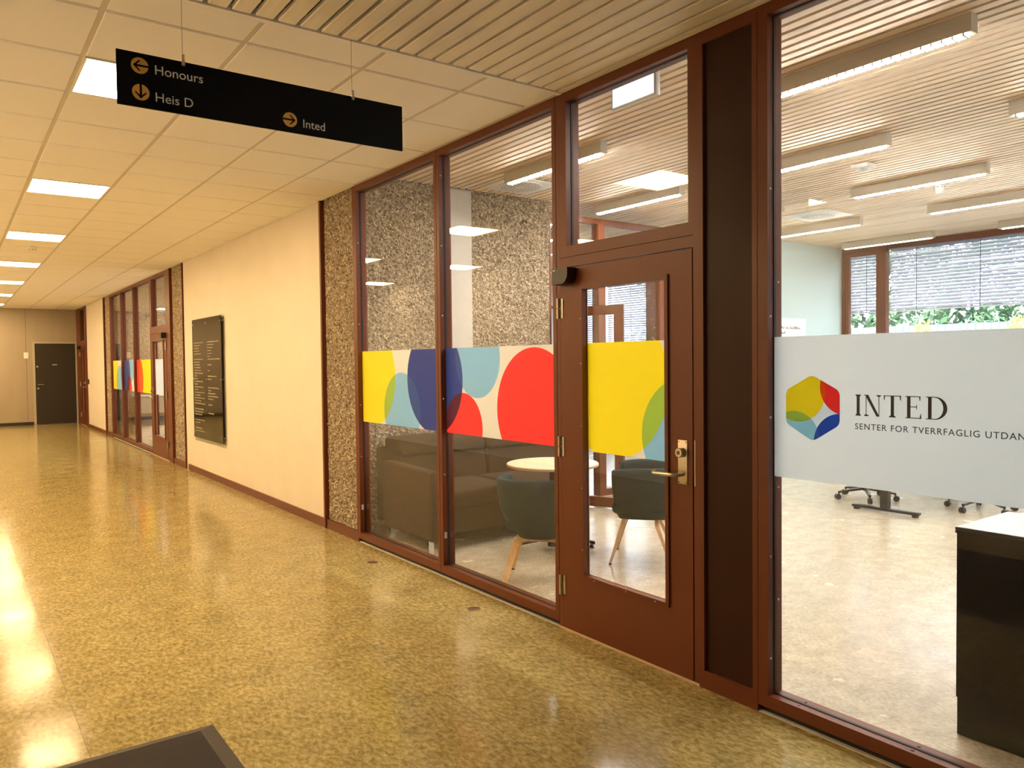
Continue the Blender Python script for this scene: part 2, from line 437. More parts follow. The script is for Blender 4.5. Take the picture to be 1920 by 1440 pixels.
# ------------------------------------------------------------------ floors
fl = box('floor', 'lino', None, XL-.1, D+.055, YB, YE+.1, -.05, 0)
tag(fl, 'glossy olive brown marbled linoleum floor of the corridor', 'floor', kind='structure')
for k, sx in enumerate((-1.02, .42, 1.86)):
    box('seam', 'base', fl, sx, sx+.002, YB, YE, 0, .0004)
fo = box('floor', 'lino2', None, D+.055, XW, YN, 24.3, -.05, 0)
tag(fo, 'pale cream marbled linoleum floor of the glazed office', 'floor', kind='structure')

# ------------------------------------------------------------------ corridor ceiling
Y0 = 3.44
ce = empty('ceiling', (0, 0, ZC), 'cream suspended ceiling of square fibre tiles over the corridor', 'ceiling', kind='structure')
PX, PY = .601, .607
x_lines = [1.18+PX*k for k in range(-5, 4)]           # grid lines along the corridor
y_lines = [4.353+PY*k for k in range(-1, 34)]
y_lines = [y for y in y_lines if y < YE]
lights = [(x_lines[4], y_lines[1+5*k]) for k in range(7) if 1+5*k+1 < len(y_lines)]
lights += [(x_lines[1], y) for _, y in lights]  # second row added out of view so each lamp can be dimmer
tile_me = {}
def tile(x0, x1, y0, y1):
    key = (round(x1-x0, 3), round(y1-y0, 3))
    g = .009
    w, l = x1-x0-2*g, y1-y0-2*g
    if key not in tile_me:
        m = MB(); e = .006
        v = [(-w/2+e, -l/2+e, 0), (w/2-e, -l/2+e, 0), (w/2-e, l/2-e, 0), (-w/2+e, l/2-e, 0), (-w/2, -l/2, .006), (w/2, -l/2, .006), (w/2, l/2, .006), (-w/2, l/2, .006), (-w/2, -l/2, .02), (w/2, -l/2, .02), (w/2, l/2, .02), (-w/2, l/2, .02)]
        f = [(0, 3, 2, 1)] + [(a, (a+1) % 4, 4+(a+1) % 4, 4+a) for a in range(4)] + [(4+a, 4+(a+1) % 4, 8+(a+1) % 4, 8+a) for a in range(4)] + [(8, 9, 10, 11)]
        m.add(v, f); me = bpy.data.meshes.new('tile'); me.from_pydata(m.v, [], m.f); me.update(); tile_me[key] = me
    o = link('tile', tile_me[key], 'tile', ce)
    o.location = ((x0+x1)/2, (y0+y1)/2, random.uniform(-.0008, .0008))
xs = [XL] + x_lines + [D+.02]
xs = sorted(q for q in xs if XL <= q <= D+.02)
ys = [Y0+.03] + [y for y in y_lines if y > Y0+.2] + [YE]
for i in range(len(xs)-1):
    if xs[i+1]-xs[i] < .05: continue
    for j in range(len(ys)-1):
        if ys[j+1]-ys[j] < .05: continue
        if any(abs(xs[i]-lx) < .05 and abs(ys[j]-ly) < .05 for lx, ly in lights): continue
        tile(xs[i], xs[i+1], ys[j], ys[j+1])
for x in x_lines:
    if x > XL+.05: box('main_runner', 'grid', ce, x-.012, x+.012, Y0, YE, ZC+.003, ZC+.02)
for y in ys[1:-1]: box('cross_runner', 'grid', ce, XL, D, y-.008, y+.008, ZC+.005, ZC+.022)
box('edge_trim', 'tile', ce, XL, D+.02, Y0, Y0+.035, ZC-.004, ZC+.03)
box('edge_trim', 'grid', ce, D-.025, D, Y0+.035, 6.2, ZC-.002, ZC+.01)
sb = box('ceiling', 'slab', None, XL-.15, D+.1, YB-.1, YE+.2, ZC+.13, ZC+.4)
tag(sb, 'dark slab hidden above the corridor ceilings', 'ceiling', kind='structure')

# planks over the near end
cp = empty('ceiling', (0, 0, ZC), 'beige metal plank ceiling over the near end of the corridor', 'ceiling', kind='structure')
box('void_lining', 'void', cp, XL-.1, D, YB, Y0, ZC+.07, ZC+.09)
pm = None
x = 2.531+.004
xsn = []
while x > XL: xsn.append(x); x -= .1005
for k in (1, 2, 3): xsn.append(2.531+.004+.1005*k)
for x in sorted(xsn):
    if pm is None:
        m = MB(); w = .081; L_ = Y0-.012-YB
        pr = [(0, .022), (0, .004), (.004, 0), (w-.004, 0), (w, .004), (w, .022)]
        v = [(a, yy, b) for yy in (0, L_) for a, b in pr]
        f = [(i, i+1, i+7, i+6) for i in range(5)] + [(0, 1, 2, 3, 4, 5), (11, 10, 9, 8, 7, 6)]
        m.add(v, f); pm = bpy.data.meshes.new('plank'); pm.from_pydata(m.v, [], m.f); pm.update()
    if x+.086 > D: continue
    o = link('plank', pm, 'plank', cp); o.location = (x, YB, 0)

box('edge_strip', 'plank', cp, 2.838+.0, D-.002, YB, Y0-.012, ZC-.003, ZC+.02)
# lamps of the corridor
LG = 'square lamps in the corridor ceiling'
for li, (lx, ly) in enumerate(lights):
    lab = {0: 'square warm corridor ceiling lamp partly hidden behind the hanging black sign', 2: 'square warm corridor ceiling lamp right beside the round smoke detector', 6: 'square warm corridor ceiling lamp nearest the end wall with the dark door'}.get(li, 'square warm recessed lamp in the middle row of the tiled corridor ceiling' if li < 7 else 'added square warm lamp in an unseen row along the white wall opposite the offices')
    e = empty('ceiling_light', (lx, ly, ZC), lab, 'ceiling light', LG)
    a, b, c, d = lx+.010, lx+.591, ly+.010, ly+.597
    m = MB(); m.box(a, b, c, c+.012, ZC-.002, ZC+.05); m.box(a, b, d-.012, d, ZC-.002, ZC+.05); m.box(a, a+.012, c+.012, d-.012, ZC-.002, ZC+.05); m.box(b-.012, b, c+.012, d-.012, ZC-.002, ZC+.05)
    m.build('frame', 'white', e)
    box('diffuser', 'lamp', e, a+.012, b-.012, c+.012, d-.012, ZC+.004, ZC+.010)
def detector(x, y, z, label, r=.052, h=.055):
    e = empty('smoke_detector', (x, y, z), label, 'smoke detector')
    MB().lathe((x, y, z), [(0, 0), (r, 0), (r, -.018), (r*.92, -.024), (r*.92, -.03), (0, -.03)], 24).build('base', 'white', e, smooth='auto')
    MB().lathe((x, y, z-.03), [(r*.8, 0), (r*.8, -.012), (r*.66, -h+.034), (r*.5, -h+.03), (0, -h+.03)], 24).build('sensing_head', 'white', e, smooth='auto')
    m = MB()
    for k in range(8):
        t = k*math.pi/4; m.box(x+r*.72*math.cos(t)-.006, x+r*.72*math.cos(t)+.006, y+r*.72*math.sin(t)-.006, y+r*.72*math.sin(t)+.006, z-.047, z-.040)
    m.build('vent', 'black', e)
detector(.909, 11.6, ZC, 'round white smoke detector under the tiled corridor ceiling')

# ------------------------------------------------------------------ corridor walls
def wall(name, label, mat, *a):
    return tag(box(name, mat, None, *a), label, 'wall', kind='structure')
WX = D+.012
wall('wall_left', 'white corridor wall opposite the glazed offices', 'wall2', XL-.1, XL, YB, YE, 0, ZC+.13)
wall('wall_right', 'cream wall with the dark directory board between two stone columns', 'wall', WX, WX+.10, 7.012, 12.19+.12, 0, ZC+.13)
wall('wall_right', 'narrow cream wall between the far glazed office and the far brown door', 'wall', WX, WX+.10, 19.60, 22.35, 0, ZC+.13)
wall('wall_right', 'cream corridor wall beside the camera past the glazed front', 'wall', WX, WX+.10, YB, -1.05, 0, ZC+.13)
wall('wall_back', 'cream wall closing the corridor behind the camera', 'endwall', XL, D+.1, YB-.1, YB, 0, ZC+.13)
we = tag(empty('wall_front', (1, YE, 0)), 'pale panelled end wall of the corridor with a dark door', 'wall', kind='structure')
DX0, DX1, DZ = 1.885, 2.835, 2.17
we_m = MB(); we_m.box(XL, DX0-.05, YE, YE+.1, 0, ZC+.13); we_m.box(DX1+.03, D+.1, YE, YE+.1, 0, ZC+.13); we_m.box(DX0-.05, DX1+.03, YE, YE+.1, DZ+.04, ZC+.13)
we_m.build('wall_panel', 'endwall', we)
box('panel_joint', 'base', we, 1.69, 1.696, YE-.002, YE, .1, ZC)
box('backing', 'slab', we, XL, D+.4, YE+.11, YE+.2, -.05, ZC+.13)  # unseen backing added to stop sky light leaking round the end door
bb = box('baseboard_front', 'base', None, XL, DX0-.06, YE-.018, YE, 0, .085); tag(bb, 'black skirting along the end wall', 'baseboard', kind='structure')
def skirting(y0, y1, label):
    tag(box('baseboard_right', 'brown', None, D-.004, WX, y0, y1, .0, .085), label, 'baseboard', kind='structure')
skirting(7.012, 12.19, 'red brown skirting under the wall with the directory board')
skirting(19.66, 22.35, 'red brown skirting under the narrow far wall')
# dark door in the end wall
dd = empty('door_3', ((DX0+DX1)/2, YE, 0), 'dark brown closed door in the end wall of the corridor', 'door', kind='structure')
m = MB(); m.box(DX0-.05, DX0, YE-.012, YE+.1, 0, DZ+.04); m.box(DX1, DX1+.03, YE-.012, YE+.1, 0, DZ+.04); m.box(DX0, DX1, YE-.012, YE+.1, DZ, DZ+.04)
m.build('jamb', 'jamb', dd)
lf = box('leaf', 'door', dd, DX0+.003, DX1-.003, YE+.005, YE+.045, .008, DZ-.003)
m = MB(); m.cyl((DX0+.06, YE+.005, 1.075), (DX0+.06, YE-.05, 1.075), .011); m.tube([(DX0+.06, YE-.045, 1.075), (DX0+.19, YE-.048, 1.072)], .010); m.build('lever_handle', 'steel', lf)
MB().cyl((DX0+.06, YE+.005, .97), (DX0+.06, YE-.008, .97), .025).build('lock_rosette', 'steel', lf)
MB().cyl((DX0+.05, YE+.005, 1.55), (DX0+.05, YE-.008, 1.55), .024).build('lock_rosette', 'steel', lf)
box('number_plate', 'steel', lf, DX0+.40, DX0+.51, YE-.001, YE+.006, 1.585, 1.612)
sp = empty('wall_notice', (1.69, YE, 1.85), 'small cream notice plate on the end wall beside the dark door', 'notice')
box('plate', 'white', sp, 1.635, 1.745, YE-.018, YE-.002, 1.77, 1.93, bevel=.004)
for k in range(3): box('text_line', 'sticker', sp, 1.655, 1.72, YE-.0188, YE-.0178, 1.89-.03*k, 1.897-.03*k)

# ------------------------------------------------------------------ glazed partition
def rails(m, y0, y1, z0, z1, w, x0=D, x1=XB):
    m.box(x0, x1, y0, y0+w, z0, z1); m.box(x0, x1, y1-w, y1, z0, z1)
    m.box(x0, x1, y0+w, y1-w, z1-w, z1); m.box(x0, x1, y0+w, y1-w, z0, z0+w)
def gasket(par, y0, y1, z0, z1, xg=XG):
    m = MB(); g = .0035
    m.box(xg-.004, xg+.010, y0, y0+g, z0, z1); m.box(xg-.004, xg+.010, y1-g, y1, z0, z1)
    m.box(xg-.004, xg+.010, y0+g, y1-g, z0, z0+g); m.box(xg-.004, xg+.010, y0+g, y1-g, z1-g, z1)
    m.build('gasket', 'gasket', par)
def pane(name, y0, y1, label, film=None, w=.034, bot=.088, top=.056, z1=ZC+.004):
    """floor-to-ceiling glazed unit in the corridor partition, y0 nearer than y1"""
    e = empty(name, (D+.05, (y0+y1)/2, 0), label, 'window', kind='structure')
    g = .0015
    box('jamb', 'brown', e, D, XB, y0+g, y0+w, .034, z1); box('jamb', 'brown', e, D, XB, y1-w, y1-g, .034, z1)
    box('top_rail', 'brown', e, D+.0005, XB, y0+w, y1-w, z1-top, z1)
    box('sill', 'brown', e, D+.0005, XB, y0+w, y1-w, .034, bot)
    box('plinth', 'gasket', e, D+.028, XB-.01, y0, y1, 0, .034)
    box('floor_seal', 'sticker', e, D+.006, D+.028, y0, y1, 0, .004)
    a, b, c, d = y0+w, y1-w, bot, z1-top
    box('glass_pane', 'glass', e, XG, XG+.006, a, b, c, d)
    gasket(e, a, b, c, d)
    if film:
        fm, fz0, fz1 = film
        f = MB(); f.box(XG-.0022, XG-.0012, a-.004+.006, b-.002, fz0, fz1)
        fo_ = f.build('printed_film', fm, e)
        return e, fo_
    return e, None
WHT = (.92, .90, .84)
YEL, LBL, BLU, RED = (.97, .87, .08), (.44, .69, .84), (.085, .135, .42), (.90, .125, .13)
CIR = [(6.035, 1.453, .422, YEL), (5.513, 1.182, .303, LBL), (5.007, 1.436, .404, BLU), (4.42, 1.592, .275, LBL), (4.599, 1.107, .241, RED), (3.785, 1.253, .398, RED), (3.08, 1.447, .414, YEL), (2.554, 1.182, .299, LBL)]
def circ(): return CIR
film_near = film_mat('printed_circle_film', circ(), trans=.62)
film_plain = film_mat('frosted_white_film', [], base=(.88, .94, .99), trans=.80)
FZ0, FZ1 = 1.056, 1.664
w1, _ = pane('window_1', 4.863, 6.258, 'tall brown framed window with yellow and blue circles, beside the stone column', (film_near, FZ0, FZ1))
w2, _ = pane('window_2', 3.505, 4.860, 'tall brown framed window with red circles, beside the half glazed door', (film_near, FZ0, FZ1))
w3, f3 = pane('window_3', .15, 2.122, 'wide brown framed window with the INTED logo on white film', (film_plain, 1.052, 1.660), w=.052)
w4, _ = pane('window_4', -1.05, .148, 'brown framed window past the INTED film, next to the cream wall', (film_plain, 1.052, 1.660))
sm = []
for y in (1.93, 1.45): sm.append((D+.022, y, .0885)); sm.append((D+.07, y, .0885))
scr('screw', w3, sm, (0, 0, 1), .007, 'brown')
for win, ya in ((w1, 4.863+.034), (w2, 3.505+.034), (w3, .15+.052)):
    pass
scr('screw', w1, [(D+.02, 6.224, z) for z in (.75, 1.2, 1.9, 2.6)], (0, -1, 0), .006, 'steel')
scr('screw', w2, [(D+.02, 4.826, z) for z in (.75, 1.3, 1.9, 2.4, 2.9)], (0, -1, 0), .006, 'steel')
scr('screw', w3, [(D+.02, 2.070, z) for z in (.25, .7, 1.31, 1.75, 2.3)], (0, -1, 0), .006, 'steel')
scr('screw', w3, [(D+.075, 2.070, z) for z in (.5, 1.0, 1.9)], (0, -1, 0), .006, 'steel')
box('sticker', 'sticker', w1, D+.012, D+.032, 6.2220, 6.2235, .285, .33)
box('sticker', 'sticker', w2, D+.012, D+.032, 4.8240, 4.8255, .285, .33)

# --- logo and lettering on the white film
XF = XG-.0030
hexc = [(1.884, 1.497), (1.759, 1.432), (1.759, 1.294), (1.880, 1.219), (2.008, 1.290), (2.008, 1.430)]
def rounded(poly, r, n=5):
    out = []; k = len(poly)
    for i in range(k):
        p0, p, p2 = Vector(poly[i-1]), Vector(poly[i]), Vector(poly[(i+1) % k])
        a = (p0-p).normalized(); b = (p2-p).normalized()
        for t in range(n+1):
            s = t/n
            out.append(tuple((p+a*r)*(1-s)**2 + p*2*s*(1-s) + (p+b*r)*s*s))
    return out
HYEL, HRED, HBLU, HLB = (.90, .79, .09), (.82, .11, .12), (.07, .20, .58), (.50, .74, .84)
hb = (.88, .94, .99)
logo_mat = film_mat('logo_print', [(1.734, 1.448, .113, HRED), (1.753, 1.218, .122, HBLU), (1.967, 1.223, .120, HLB), (1.952, 1.428, .130, HYEL)], base=hb, trans=.8)
hp = rounded(hexc, .022)
m = MB(); n = len(hp); m.add([(XF, a, b) for a, b in hp] + [(XF-.0003, a, b) for a, b in hp], [tuple(range(n)), tuple(range(2*n-1, n-1, -1))] + [(i, (i+1) % n, n+(i+1) % n, n+i) for i in range(n)])
m.build('logo_hexagon', logo_mat, f3)
# serif letters drawn in a unit box (x to the right, y up), then set on the film
def letters():
    R = lambda x0, x1, y0, y1: [(x0, y0), (x1, y0), (x1, y1), (x0, y1)]
    t = .035
    def wedge(x0, x1, y, s, sx0, sx1):   # bracketed serif
        return [(x0, y), (x1, y), (x1, y+s*t), (sx1, y+s*t*2.6), (sx0, y+s*t*2.6), (x0, y+s*t)]
    out = {}
    out['I'] = [R(.09, .24, .05, .95), wedge(.03, .30, 0, 1, .09, .24), wedge(.03, .30, 1, -1, .09, .24)]
    out['N'] = [R(.10, .135, .05, .95), R(.72, .755, .0, .95), [(.06, 1), (.22, 1), (.76, .0), (.62, .0)], wedge(.02, .24, 0, 1, .10, .135), wedge(.62, .84, 1, -1, .72, .755), R(.02, .12, 1-t, 1)]
    out['T'] = [R(.36, .51, .05, .97), R(.03, .84, 1-t, 1), wedge(.28, .59, 0, 1, .36, .51), [(.03, 1), (.10, 1), (.075, .78), (.045, .78)], [(.77, 1), (.84, 1), (.825, .78), (.795, .78)]]
    out['E'] = [R(.10, .25, .0, 1), R(.02, .68, 1-t, 1), R(.02, .72, 0, t), R(.25, .52, .50, .535), [(.61, 1), (.68, 1), (.672, .80), (.645, .80)], [(.64, 0), (.72, 0), (.705, .22), (.68, .22)], [(.50, .42), (.53, .42), (.53, .62), (.50, .62)]]
    bowl = []
    N_ = 22
    for i in range(N_+1):
        a = -math.pi/2 + math.pi*i/N_
        bowl.append((.38+.50*math.cos(a), .5+.5*math.sin(a)))
    inn = []
    for i in range(N_+1):
        a = math.pi/2 - math.pi*i/N_
        inn.append((.36+.36*math.cos(a), .5+.465*math.sin(a)))
    segs = []
    for i in range(N_):
        segs.append([bowl[i], bowl[i+1], inn[N_-i-1], inn[N_-i]])
    out['D'] = [R(.10, .25, .0, 1), R(.02, .39, 1-t, 1), R(.02, .39, 0, t)] + segs
    return out
LT = letters()
H_ = .0835
for ch, yl, sw in (('I', 1.694, 1.0), ('N', 1.657, 1.0), ('T', 1.579, 1.0), ('E', 1.495, 1.03), ('D', 1.418, 1.05)):
    m = MB()
    for k, poly in enumerate(LT[ch]):
        q = [(XF-.0002-.00002*k, yl-px*H_*sw, 1.337+py*H_) for px, py in poly]
        m.add(q, [tuple(range(len(q)))])
    m.build('letter', 'ink', f3)
text('tagline', 'SENTER FOR TVERRFAGLIG UTDANNING', .0338, (XF-.0003, 1.694, 1.283), (0, -1, 0), (0, 0, 1), 'ink', f3, ext=.0002, spacing=1.15)

# --- brown steel panel between door and window_3
tp = empty('trim_1', (D, 2.27, 0), 'tall dark brown recessed steel panel between the half glazed door and the wide window', 'panel', kind='structure')
box('stile', 'brown', tp, D, XB, 2.424, 2.452, 0, ZC+.004); box('stile', 'brown', tp, D, XB, 2.1235, 2.15, 0, ZC+.004)
box('rail', 'brown', tp, D+.0005, XB, 2.15, 2.424, ZC-.06, ZC+.004); box('rail', 'brown', tp, D+.0005, XB, 2.15, 2.424, 0, .085)
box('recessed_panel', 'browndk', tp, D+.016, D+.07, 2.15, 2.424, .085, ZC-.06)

# --- doors
def door_unit(name, yh, yf, label, film=None, detail=True, group=None):
    """door with transom; yh = hinge side of leaf, yf = lock side"""
    lo, hi = min(yh, yf), max(yh, yf); s = 1 if yh > yf else -1
    e = empty(name, (D+.05, (lo+hi)/2, 0), label, 'door', kind='structure')
    jw = .032
    box('jamb', 'brown', e, D+.001, XB, lo-jw-.003, lo-.003, 0, ZC+.004); box('jamb', 'brown', e, D+.001, XB, hi+.003, hi+jw+.0, 0, ZC+.004)
    box('head_rail', 'brown', e, D+.0015, XB, lo-.003, hi+.003, 2.10, 2.155)
    tr = empty('transom_window', (0, 0, 0)); tr.parent = e
    m = MB(); a, b, c, d = lo-.003, hi+.003, 2.158, ZC+.004; w = .048
    m.box(D+.0015, XB, a, a+.03, c, d); m.box(D+.0015, XB, b-.06, b, c, d); m.box(D+.0015, XB, a+.03, b-.06, d-.056, d); m.box(D+.0015, XB, a+.03, b-.06, c, c+.062)
    m.build('frame', 'brown', tr)
    ga, gb, gc, gd = a+.03, b-.06, c+.062, d-.056
    box('glass_pane', 'glass', tr, XG, XG+.006, ga, gb, gc, gd)
    gasket(tr, ga, gb, gc, gd)
    # leaf
    lf = empty('leaf', (0, 0, 0)); lf.parent = e
    gl, gh = (lo+.150, hi-.178) if s > 0 else (lo+.178, hi-.150)
    z0, z1, gz0, gz1 = .014, 2.094, .335, 1.985
    m = MB(); xf, xb = D-.002, D+.052
    m.box(xf, xb, lo+.002, gl, z0, z1); m.box(xf, xb, gh, hi-.002, z0, z1); m.box(xf, xb, gl, gh, gz1, z1); m.box(xf, xb, gl, gh, z0, gz0)
    m.build('leaf_frame', 'brown', lf)
    m = MB(); k = .022; bx = xf-.010
    m.box(bx, xf+.030, gl, gl+k, gz0, gz1); m.box(bx, xf+.030, gh-k, gh, gz0, gz1); m.box(bx, xf+.030, gl+k, gh-k, gz1-k, gz1); m.box(bx, xf+.030, gl+k, gh-k, gz0, gz0+k)
    m.build('glazing_bead', 'brown', lf)
    box('glass_pane', 'glass', lf, D+.030, D+.036, gl+k, gh-k, gz0+k, gz1-k)
    m = MB(); q = .004; A_, B_, C_, E_ = gl+k, gh-k, gz0+k, gz1-k
    m.box(D+.026, D+.0295, A_, A_+q, C_, E_); m.box(D+.026, D+.0295, B_-q, B_, C_, E_); m.box(D+.026, D+.0295, A_, B_, C_, C_+q); m.build('glazing_seal', 'thresh', lf)
    if film:
        box('printed_film', film, lf, D+.0278, D+.0288, gl+k-.001, gh-k+.001, FZ0, FZ1)
    # hinges on the corridor side
    for hz in (.205, 1.012, 1.809):
        m = MB(); yk = yh+s*.006
        m.cyl((D-.012, yk, hz), (D-.012, yk, hz+.056), .0095, n=12); m.cyl((D-.012, yk, hz+.060), (D-.012, yk, hz+.116), .0095, n=12)
        m.box(D-.006, D-.001, yk-s*.034 if s > 0 else yk, yk if s > 0 else yk-s*.034, hz+.002, hz+.114)
        m.build('hinge', 'steel', lf, smooth='auto')
    # lock plate
    yc = yf+s*.062
    lp = box('lock_plate', 'steel', lf, D-.006, D-.002, yc-.029, yc+.029, .962, 1.176, bevel=.0015)
    m = MB(); m.lathe((D-.006, yc, 1.117), [(0, -.030), (.020, -.030), (.0235, -.026), (.0235, 0), (.0, 0)], 24, 'x'); m.build('lock_cylinder', 'steel', lp, smooth='auto')
    m = MB(); m.lathe((D-.0362, yc, 1.117), [(0, -.0015), (.010, -.0015), (.010, 0)], 16, 'x'); m.build('keyway', 'bronze', lp, smooth='auto')
    m = MB(); path = [(D-.004, yc, 1.010), (D-.040, yc, 1.010), (D-.052, yc+s*.006, 1.010), (D-.060, yc+s*.020, 1.010), (D-.062, yc+s*.05, 1.010), (D-.062, yc+s*.135, 1.008), (D-.056, yc+s*.147, 1.008), (D-.045, yc+s*.150, 1.008)]
    m.tube(path, .0098, 12); m.build('lever_handle', 'steel', lp, smooth=True)
    scr('screw', lp, [(D-.006, yc+dy, z) for dy in (-.022, .022) for z in (.970, 1.168)], (-1, 0, 0), .003, 'black')
    # closer cover at the hinge side
    yc2 = yh-s*.012
    pr = []
    L_ = .135; h0, h1 = 1.998, 2.088
    for t in range(9):
        a_ = math.pi/2*t/8
        pr.append((L_-.055+.055*math.sin(a_), h0+.0+.055*(1-math.cos(a_))))
    prof = [(0, h1), (0, h0)] + pr + [(L_, h1)]
    v = [(xx, yc2-s*p[0], p[1]) for xx in (D-.002, D-.072) for p in prof]; n = len(prof)
    m = MB(); m.add(v, [tuple(range(n)), tuple(range(2*n-1, n-1, -1))] + [(i, (i+1) % n, n+(i+1) % n, n+i) for i in range(n)])
    cl = m.build('door_closer', 'black', lf)
    box('closer_mark', 'sticker', cl, D-.0728, D-.0718, min(yc2-s*.008, yc2-s*.028), max(yc2-s*.008, yc2-s*.028), 2.074, 2.081)
    scr('screw', lf, [(bx, gh-k*.5 if s > 0 else gl+k*.5, z) for z in (.5, .85, 1.2, 1.55, 1.8)] + [(bx, y_, gz0+k*.5) for y_ in (lo+.24, lo+.45, lo+.7)], (-1, 0, 0), .004, 'steel')
    box('threshold', 'thresh', e, D+.0, XB, lo-jw, hi+jw, 0, .012)
    box('strike_plate', 'steel', e, D-.0005, D+.001, (lo-.012 if s > 0 else hi+.008), (lo-.008 if s > 0 else hi+.012), .96, 1.18)
    return e
d1 = door_unit('door_1', 3.471, 2.487, 'brown half glazed door with a yellow circle film and steel lever handle', film_near)

# --- stone columns framed in brown
def column(y0, y1, label, step, seed):
    e = empty('wall_column', (D, (y0+y1)/2, 0), label, 'column', kind='structure')
    rough_panel('aggregate_face', (D+.030, y1-.035, .085), (0, -1, 0), (0, 0, 1), (-1, 0, 0), y1-y0-.065, ZC-.085+.02, step, .0055, e, seed, depth=.065)
    box('stile', 'brown', e, D-.012, XB, y1-.034, y1, 0, ZC+.004); box('stile', 'brown', e, D, XB, y0, y0+.03, 0, ZC+.004)
    box('bottom_rail', 'brown', e, D+.0005, XB, y0+.03, y1-.034, 0, .085)
    return e
column(6.260, 7.010, 'narrow stone aggregate column between the cream wall and the window with yellow and blue circles', .0125, 3)
column(12.42-.06, 13.16, 'narrow stone aggregate column between the directory board wall and the far glazed door', .022, 4)
column(18.80, 19.60, 'narrow stone aggregate column at the far end of the far glazed office', .03, 5)

# --- far glazed bay
FAR = [(18.75, 1.45, .55, YEL), (18.02, 1.2, .36, LBL), (17.35, 1.40, .50, BLU), (16.75, 1.58, .34, LBL), (16.95, 1.10, .26, RED), (16.05, 1.30, .46, RED), (15.35, 1.40, .62, YEL)]
film_far = film_mat('far_printed_circle_film', FAR)
pane('window_5', 17.505, 18.797, 'far brown framed window with yellow and pale blue film, beside the far stone column', (film_far, FZ0, FZ1))
pane('window_6', 16.205, 17.502, 'far brown framed window with dark blue and small red circles', (film_far, FZ0, FZ1))
pane('window_7', 14.665, 16.202, 'far brown framed window with yellow film, next to the far half glazed door', (film_far, FZ0, FZ1))
door_unit('door_2', 13.47, 14.625, 'far brown half glazed door with white film beside the stone column', film_plain)
tf = tag(box('trim_2', 'brown', None, D, XB, 13.162, 13.430, 0, ZC+.004), 'plain brown jamb strip between the far stone column and the far glazed door', 'trim', kind='structure')
door_unit('door_4', 23.55, 22.60, 'brown half glazed door at the end of the corridor beside the dark door')
tag(box('trim_3', 'brown', None, D, XB, 23.59, YE, 0, ZC+.004), 'plain brown panel between the last glazed door and the end wall', 'trim', kind='structure')
tag(box('trim_4', 'brown', None, D-.004, XB, 22.352, 22.56, 0, ZC+.004), 'brown jamb strip between the narrow far wall and the last glazed door', 'trim', kind='structure')
cr = empty('card_reader', (WX, 22.15, 1.12), 'black card reader on the narrow far wall beside the last glazed door', 'card reader')
box('housing', 'black', cr, WX-.03, WX, 22.11, 22.19, 1.10, 1.22, bevel=.005); box('keypad', 'white', cr, WX-.02, WX, 22.11, 22.19, 1.0, 1.09, bevel=.004)
cr = empty('card_reader', (XB, 16.2, 1.1), 'black card reader with a green light inside the far brown windows', 'card reader')
box('housing', 'black', cr, XB, XB+.05, 16.16, 16.28, 1.02, 1.17, bevel=.006); box('indicator', 'led', cr, XB+.01, XB+.04, 16.1585, 16.160, 1.12, 1.14)

# ------------------------------------------------------------------ directory board
db = empty('directory_board', (WX, 10.9, 1.38), 'tall dark glass directory board on standoffs on the cream wall', 'board')
by0, by1, bz0, bz1 = 10.24, 11.68, .535, 2.195
box('glass_panel', 'board', db, WX-.045, WX-.037, by0, by1, bz0, bz1)
box('backing_sheet', 'acryl', db, WX-.030, WX-.026, by0-.03, by1+.02, bz0-.05, bz1+.01)
mm_ = None
for yy in (by0+.05, (by0+by1)/2, by1-.05):
    for zz in (bz0+.07, (bz0+bz1)/2, bz1-.07):
        m = MB(); m.cyl((WX, yy, zz), (WX-.05, yy, zz), .011, n=12); m.build('standoff', 'steel', db, smooth='auto')
rows = [(0, .80), (0, .55), (0, .4), (0, .5), (0, .6), None, (0, .8), (0, .5), (0, .5), (0, .55), (0, .6), (0, .75), (0, .25), (0, .3), (0, .75), (0, .3), (0, .75), (0, .3), (0, .9), (0, .5), (0, .9), (0, .6), (0, .9), None, (0, .8), (0, .7), (0, .6), None, (0, .8), (0, .4), None, (0, .6), (0, .9)]
for c0, rw, seed in ((by1-.08, rows, 1), (by0+.66, [(0, .9), (0, .5), (0, .45), (0, .35), (0, .35), (0, .2), (0, 1), None, (0, .3), None, (0, .15), None, (0, .7), (0, .3), None, None, (0, .9), (0, .25), (0, .6), (0, .8), (0, .45), None, (0, .25), None, None, (0, .4)], 2)):
    rr = random.Random(seed); z = 1.86
    for q in rw:
        if q:
            m = MB(); y = c0; end = c0-.58*q[1]
            while y > end:
                wd = rr.uniform(.012, .035); m.box(WX-.0458, WX-.0452, y-wd, y, z, z+rr.choice((.012, .016))); y -= wd+rr.choice((.003, .003, .010))
            m.build('text_line', 'boardtext', db)
        z -= .0385
m = MB()
for k in range(14):
    a = -1.2+k*.17; m.box(WX-.0458, WX-.0452, 11.02-.12*math.cos(a)-.012, 11.02-.12*math.cos(a)+.012, .80+.19*math.sin(a)-.02, .80+.19*math.sin(a)+.02)

